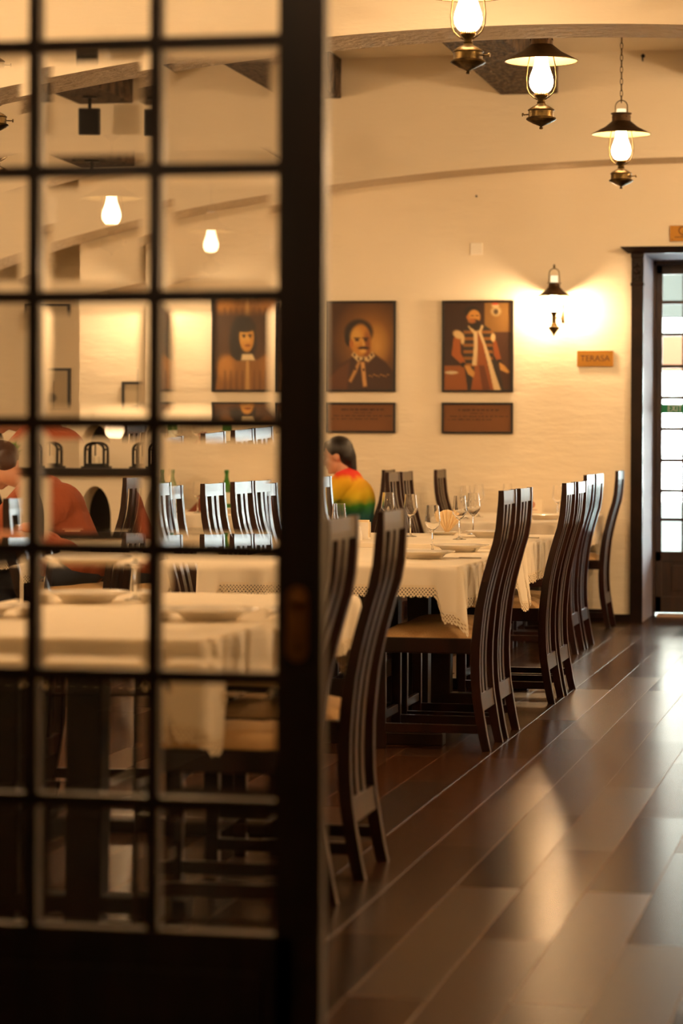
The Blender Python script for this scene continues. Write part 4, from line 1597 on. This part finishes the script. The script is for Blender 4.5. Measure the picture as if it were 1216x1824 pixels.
tc_ = thing('table_card', 'cream table card with a round red emblem on the far table', 'card', (-2.46, 18.35, ZT), -0.15)
bm = bmesh.new()
M1 = Matrix.Rotation(math.radians(-8), 4, 'X')
add_box(bm, -0.066, 0.066, -0.0012, 0.0012, 0, 0.108, M=Matrix.Translation((0, -0.018, 0)) @ M1)
add_box(bm, -0.066, 0.066, -0.0012, 0.0012, 0, 0.108, M=Matrix.Translation((0, 0.018, 0)) @ Matrix.Rotation(math.radians(8), 4, 'X'))
obj('card', bm, CARD, tc_)
bm = bmesh.new()
add_lathe(bm, [(0.012, -0.0020), (0.022, -0.0020), (0.022, -0.0013), (0.012, -0.0013)], 24, (-0.008, 0, 0.072), 'Y', True)
add_lathe(bm, [(0, -0.0020), (0.007, -0.0020), (0.007, -0.0013)], 14, (-0.008, 0, 0.072), 'Y')
add_box(bm, -0.03, 0.03, -0.002, -0.0013, 0.034, 0.038)
bmesh.ops.transform(bm, matrix=Matrix.Translation((0, -0.018, 0)) @ M1, verts=bm.verts)
obj('emblem', bm, EMBLEM, tc_)


def bottle(x, y, label):
    t = thing('green_bottle', label, 'bottle', (x, y, ZT), 0, 'green glass bottles')
    bm = bmesh.new()
    add_lathe(bm, [(0, 0), (0.034, 0), (0.036, 0.006), (0.036, 0.165), (0.030, 0.195), (0.017, 0.232), (0.0135, 0.255), (0.0135, 0.275), (0.0155, 0.277), (0.0155, 0.286), (0, 0.286)], 24)
    obj('glass_body', bm, GREENB, t, 40)
    bm = bmesh.new()
    add_lathe(bm, [(0.0155, 0.277), (0.0165, 0.280), (0.0165, 0.300), (0, 0.302)], 16)
    obj('cap', bm, mat('green_cap', srgb(40, 110, 40), 0.5), t, 40)
    bm = bmesh.new()
    add_lathe(bm, [(0.0366, 0.06), (0.0366, 0.14)], 24)
    obj('paper_label', bm, PAPER, t, 180)


bottle(-5.05, 18.25, 'green glass bottle above the narrow glaring chair')
bottle(-4.66, 18.3, 'green glass bottle above the second glaring chair')

bm = bmesh.new()
n = 22
g = []
for i in range(n):
    row = []
    for j in range(n):
        u, v = i / (n - 1) - 0.5, j / (n - 1) - 0.5
        r = math.hypot(u, v)
        z = 0.13 * max(0, 1 - (r / 0.48)) ** 1.3 * (1 + 0.18 * math.sin(6 * math.atan2(v, u) + 2)) + 0.003
        row.append(bm.verts.new((0.24 * u + 0.05 * z, 0.18 * v, z)))
    g.append(row)
for i in range(n - 1):
    for j in range(n - 1):
        bm.faces.new((g[i][j], g[i + 1][j], g[i + 1][j + 1], g[i][j + 1]))
bmesh.ops.solidify(bm, geom=bm.faces[:], thickness=0.002)
oc = obj('folded_cloth', bm, ORANGE, None, 60)
oc.location = (-4.83, 18.3, ZT + 0.002)
tag(oc, 'crumpled orange cloth heaped between the two green bottles', 'cloth')

# ================================================================== ARCADED LOW WALL WITH LANTERNS
AX = [-6.81 + 0.40 * k for k in range(5)]       # centres of the arched openings
Y0a, Y1a = 18.2, 18.45
bm = bmesh.new()
lo, hi, zt_ = -7.25, -5.18, 1.03
prevx = lo
for cx in AX:
    add_box(bm, prevx, cx - 0.12, Y0a, Y1a, 0, zt_)
    # arch head
    m = 14
    front, back = [], []
    for k in range(m + 1):
        a = PI - PI * k / m
        x, z = cx + 0.12 * math.cos(a), 0.72 + 0.235 * math.sin(a)
        front.append((bm.verts.new((x, Y0a, z)), bm.verts.new((x, Y0a, zt_))))
        back.append((bm.verts.new((x, Y1a, z)), bm.verts.new((x, Y1a, zt_))))
    for k in range(m):
        bm.faces.new((front[k][0], front[k + 1][0], front[k + 1][1], front[k][1]))
        bm.faces.new((back[k][0], back[k][1], back[k + 1][1], back[k + 1][0]))
        bm.faces.new((front[k][0], back[k][0], back[k + 1][0], front[k + 1][0]))
    prevx = cx + 0.12
add_box(bm, prevx, hi, Y0a, Y1a, 0, zt_)
struct(obj('wall_arcade', bm, PLASTER))
struct(boxobj('wall_arcade_lining', (-7.25, -5.2, 18.62, 18.64, 0, 1.03), DARKWOOD))
sh = boxobj('trim_arcade_shelf', (-7.3, -5.14, 18.14, 18.5, 1.03, 1.082), DARKWOOD, bev=0.004)
struct(sh)


def make_lantern():
    t = thing('lantern', '', 'lantern', (0, 0, 0), 0, 'arched black lanterns on the shelf')
    bm = bmesh.new()
    add_box(bm, -0.095, 0.095, -0.075, 0.075, 0, 0.014, bev=0.003)
    add_box(bm, -0.078, 0.078, -0.06, 0.06, 0.014, 0.034, bev=0.003)
    obj('base', bm, IRON, t)
    bm = bmesh.new()
    for sy in (-0.05, 0.05):
        arc = [(0.07 * math.cos(PI * k / 12), sy, 0.135 + 0.05 * math.sin(PI * k / 12)) for k in range(13)]
        add_tube(bm, [(0.07, sy, 0.03)] + arc + [(-0.07, sy, 0.03)], 0.010, 6)
        add_tube(bm, [(-0.025, sy, 0.03), (-0.025, sy, 0.18)], 0.006, 6)
    for sx in (-0.07, 0.07):
        add_tube(bm, [(sx, -0.05, 0.135), (sx, 0.05, 0.135)], 0.009, 6)
    add_tube(bm, [(0, -0.05, 0.185), (0, 0.05, 0.185)], 0.006, 6)
    obj('frame', bm, IRON, t, 60)
    bm = bmesh.new()
    add_lathe(bm, [(0, 0.034), (0.025, 0.034), (0.025, 0.085), (0.02, 0.088), (0, 0.084)], 16)
    obj('candle', bm, CANDLE, t, 40)
    return t


ln = make_lantern()
ln.location = (-5.63, 18.3, 1.082)
ln['label'] = 'black arched lantern on the dark shelf, whole in the middle pane column'
dup(ln, (-5.27, 18.3, 1.082), 0, 'black arched lantern at the shelf end, beside the tall chair back', 'arched black lanterns on the shelf')
dup(ln, (-5.98, 18.3, 1.082), 0, 'black arched lantern on the shelf above the orange shoulder', 'arched black lanterns on the shelf')

pp = thing('potted_plant', 'small green plant in a pot at the shelf near the left edge', 'plant', (-6.28, 18.3, 1.082))
bm = bmesh.new()
add_lathe(bm, [(0, 0), (0.04, 0), (0.055, 0.075), (0.058, 0.08), (0.05, 0.08), (0, 0.07)], 20)
obj('pot', bm, POT, pp, 40)
bm = bmesh.new()
rng = random.Random(12)
for k in range(46):
    a, el = rng.uniform(0, 2 * PI), rng.uniform(0.15, 1.3)
    Lf = rng.uniform(0.08, 0.15)
    d = Vector((math.cos(a) * math.cos(el), math.sin(a) * math.cos(el), math.sin(el)))
    sdv = Vector((-math.sin(a), math.cos(a), 0)) * 0.013
    p0 = Vector((0, 0, 0.08)); p1 = p0 + d * Lf * 0.55 + Vector((0, 0, 0.01)); p2 = p0 + d * Lf
    v = [bm.verts.new(q) for q in (p0, p1 - sdv, p2, p1 + sdv)]
    bm.faces.new(v)
obj('foliage', bm, LEAF, pp, 180)

spk = thing('loudspeaker', 'black box loudspeaker hung under a ceiling timber, seen through the door', 'loudspeaker', (-5.615, 18.05, 3.46), 0.25)
bm = bmesh.new()
add_box(bm, -0.075, 0.075, -0.09, 0.07, 0, 0.19, bev=0.01, M=Matrix.Rotation(0.12, 4, 'X'))
obj('cabinet', bm, SPK, spk)
bm = bmesh.new()
add_tube(bm, [(0, 0, 0.18), (0, 0.01, 0.275)], 0.012)
add_box(bm, -0.05, 0.05, -0.03, 0.05, 0.262, 0.275)
obj('bracket', bm, IRON, spk)
bm = bmesh.new()
add_box(bm, -0.066, 0.066, -0.098, -0.088, 0.012, 0.178, bev=0.004, M=Matrix.Rotation(0.12, 4, 'X'))
obj('grille', bm, IRON, spk)


# ================================================================== PEOPLE
def person(label, loc, rz, hip, chest, neck, head, shirt, hair_mat, hair_kind, tilt, yaw=0.0):
    """seated figure facing local -X; joints given in metres in the local frame"""
    t = thing('person', label, 'person', loc, rz)
    V = Vector
    hip, chest, neck, head = V(hip), V(chest), V(neck), V(head)
    R = Matrix.Rotation(yaw, 4, 'Z') @ Matrix.Rotation(tilt, 4, 'Y')
    hd = lambda x, y, z: head + (R @ V((x, y, z)))
    hips = [hip + V((-0.02, s * 0.09, -0.02)) for s in (-1, 1)]
    knees = [V((hip.x - 0.42, s * 0.12, 0.50)) for s in (-1, 1)]
    ank = [V((hip.x - 0.36, s * 0.12, 0.09)) for s in (-1, 1)]
    sho = [chest + (neck - chest) * 0.62 + V((-0.01, s * 0.175, 0.0)) for s in (-1, 1)]
    elb = [V((sho[k].x - 0.17, s * 0.24, sho[k].z - 0.20)) for k, s in enumerate((-1, 1))]
    wri = [V((elb[k].x - 0.22, s * 0.12, max(elb[k].z - 0.03, 0.81))) for k, s in enumerate((-1, 1))]
    # --- body, one continuous skin
    bm = bmesh.new()
    add_sphere(bm, hip, (0.13, 0.17, 0.12))
    add_capsule(bm, hip, chest, 0.12, 0.125)
    add_capsule(bm, chest, neck + V((0, 0, -0.05)), 0.125, 0.07)
    for k in (0, 1):
        add_capsule(bm, chest + (neck - chest) * 0.6, sho[k], 0.075, 0.058)
        add_capsule(bm, sho[k], elb[k], 0.055, 0.042)
        add_capsule(bm, elb[k], wri[k], 0.041, 0.027)
        add_capsule(bm, hips[k], knees[k], 0.088, 0.06)
        add_capsule(bm, knees[k], ank[k], 0.057, 0.038)
        add_capsule(bm, ank[k] + V((0.02, 0, -0.05)), ank[k] + V((-0.15, 0, -0.06)), 0.035, 0.028)
    add_capsule(bm, neck + V((0, 0, -0.03)), hd(0.015, 0, -0.07), 0.058, 0.056)
    # head with face
    add_sphere(bm, hd(0.012, 0, 0.03), (0.098, 0.077, 0.095), 24, 16)
    add_sphere(bm, hd(-0.028, 0, -0.045), (0.066, 0.058, 0.072), 20, 14)
    add_sphere(bm, hd(-0.072, 0, -0.092), (0.022, 0.026, 0.020))
    add_capsule(bm, hd(-0.088, 0, 0.012), hd(-0.108, 0, -0.026), 0.010, 0.015)
    add_sphere(bm, hd(-0.082, 0, 0.036), (0.018, 0.052, 0.012))
    add_capsule(bm, hd(-0.088, -0.020, -0.060), hd(-0.088, 0.020, -0.060), 0.008, 0.008)
    for s in (-1, 1):
        add_sphere(bm, hd(0.012, s * 0.079, -0.008), (0.020, 0.008, 0.032))
        add_sphere(bm, hd(-0.062, s * 0.045, -0.025), (0.028, 0.024, 0.024))
    # hands
    for k, s in enumerate((-1, 1)):
        w = wri[k]
        add_sphere(bm, w + V((-0.055, -s * 0.012, -0.008)), (0.050, 0.040, 0.016))
        for q, (dy, ln_) in enumerate(((0.030, 0.068), (0.010, 0.080), (-0.010, 0.074), (-0.029, 0.058))):
            a = w + V((-0.095, dy - s * 0.012, -0.006)); b = a + V((-ln_ * 0.55, dy * 0.2, -0.004)); c2 = b + V((-ln_ * 0.4, 0, -0.016))
            add_capsule(bm, a, b, 0.0095, 0.0085, 8); add_capsule(bm, b, c2, 0.0085, 0.007, 8)
        a = w + V((-0.035, -s * 0.045, -0.006)); b = a + V((-0.035, -s * 0.024, -0.004))
        add_capsule(bm, a, b, 0.0115, 0.010, 8); add_capsule(bm, b, b + V((-0.028, -s * 0.004, -0.006)), 0.010, 0.008, 8)
    remeshed('body', bm, SKIN, t, 0.008, 3)
    # --- shirt
    bm = bmesh.new()
    add_sphere(bm, hip + V((0.01, 0, 0.02)), (0.15, 0.19, 0.11))
    add_capsule(bm, hip + V((0.012, 0, 0.02)), chest + V((0.012, 0, 0)), 0.142, 0.148)
    add_sphere(bm, chest + V((0.01, 0, 0)), (0.145, 0.185, 0.16))
    add_capsule(bm, chest, neck + V((0.015, 0, -0.055)), 0.148, 0.082)
    for k, s in enumerate((-1, 1)):
        add_capsule(bm, chest + (neck - chest) * 0.6 + V((0.01, 0, 0)), sho[k], 0.095, 0.076)
        add_capsule(bm, sho[k], sho[k].lerp(elb[k], 0.95), 0.074, 0.066)
    cu_ = remeshed('shirt', bm, shirt, t, 0.012, 5)
    # --- trousers and shoes
    bm = bmesh.new()
    add_sphere(bm, hip + V((0, 0, -0.02)), (0.14, 0.18, 0.10))
    for k in (0, 1):
        add_capsule(bm, hips[k], knees[k], 0.098, 0.072)
        add_capsule(bm, knees[k], ank[k] + V((0, 0, 0.04)), 0.070, 0.056)
    remeshed('trousers', bm, JEANS, t, 0.014, 4)
    bm = bmesh.new()
    for k in (0, 1):
        add_capsule(bm, ank[k] + V((0.03, 0, -0.045)), ank[k] + V((-0.15, 0, -0.055)), 0.045, 0.035)
    remeshed('shoes', bm, SHOE, t, 0.012, 2)
    # --- hair
    bm = bmesh.new()
    if hair_kind == 'long':
        add_sphere(bm, hd(0.028, 0, 0.045), (0.102, 0.088, 0.096), 24, 16)
        add_sphere(bm, hd(0.072, 0, -0.01), (0.060, 0.075, 0.085))
        add_capsule(bm, hd(0.085, 0, -0.02), hd(0.085, 0, -0.115), 0.052, 0.034)
        add_capsule(bm, hd(-0.045, 0, 0.088), hd(-0.072, 0, 0.068), 0.040, 0.022)
    else:
        add_sphere(bm, hd(0.020, 0, 0.042), (0.100, 0.082, 0.092), 24, 16)
        add_sphere(bm, hd(0.058, 0, -0.015), (0.055, 0.068, 0.070))
    remeshed('hair', bm, hair_mat, t, 0.009, 3)
    return t


# figure 1: rainbow shirt, profile towards the portraits' wall corner
person('person in a rainbow tie-dye shirt with dark tied hair, seated facing away from the aisle', (-3.535, 18.02, 0), 0,
       (-0.165, 0, 0.60), (-0.145, 0, 0.88), (-0.20, 0, 1.085), (-0.262, 0, 1.178), RAINBOW, HAIR, 'long', -0.25)
# figure 2: orange shirt, hunched over the table
person('person in an orange shirt with cropped hair, hunched at the table by the arcade shelf', (-4.125, 13.77, 0), 0,
       (-0.20, 0, 0.60), (-0.33, 0, 0.90), (-0.47, 0, 1.085), (-0.65, 0, 1.15), ORANGE, HAIRB, 'short', -0.6, -0.8)
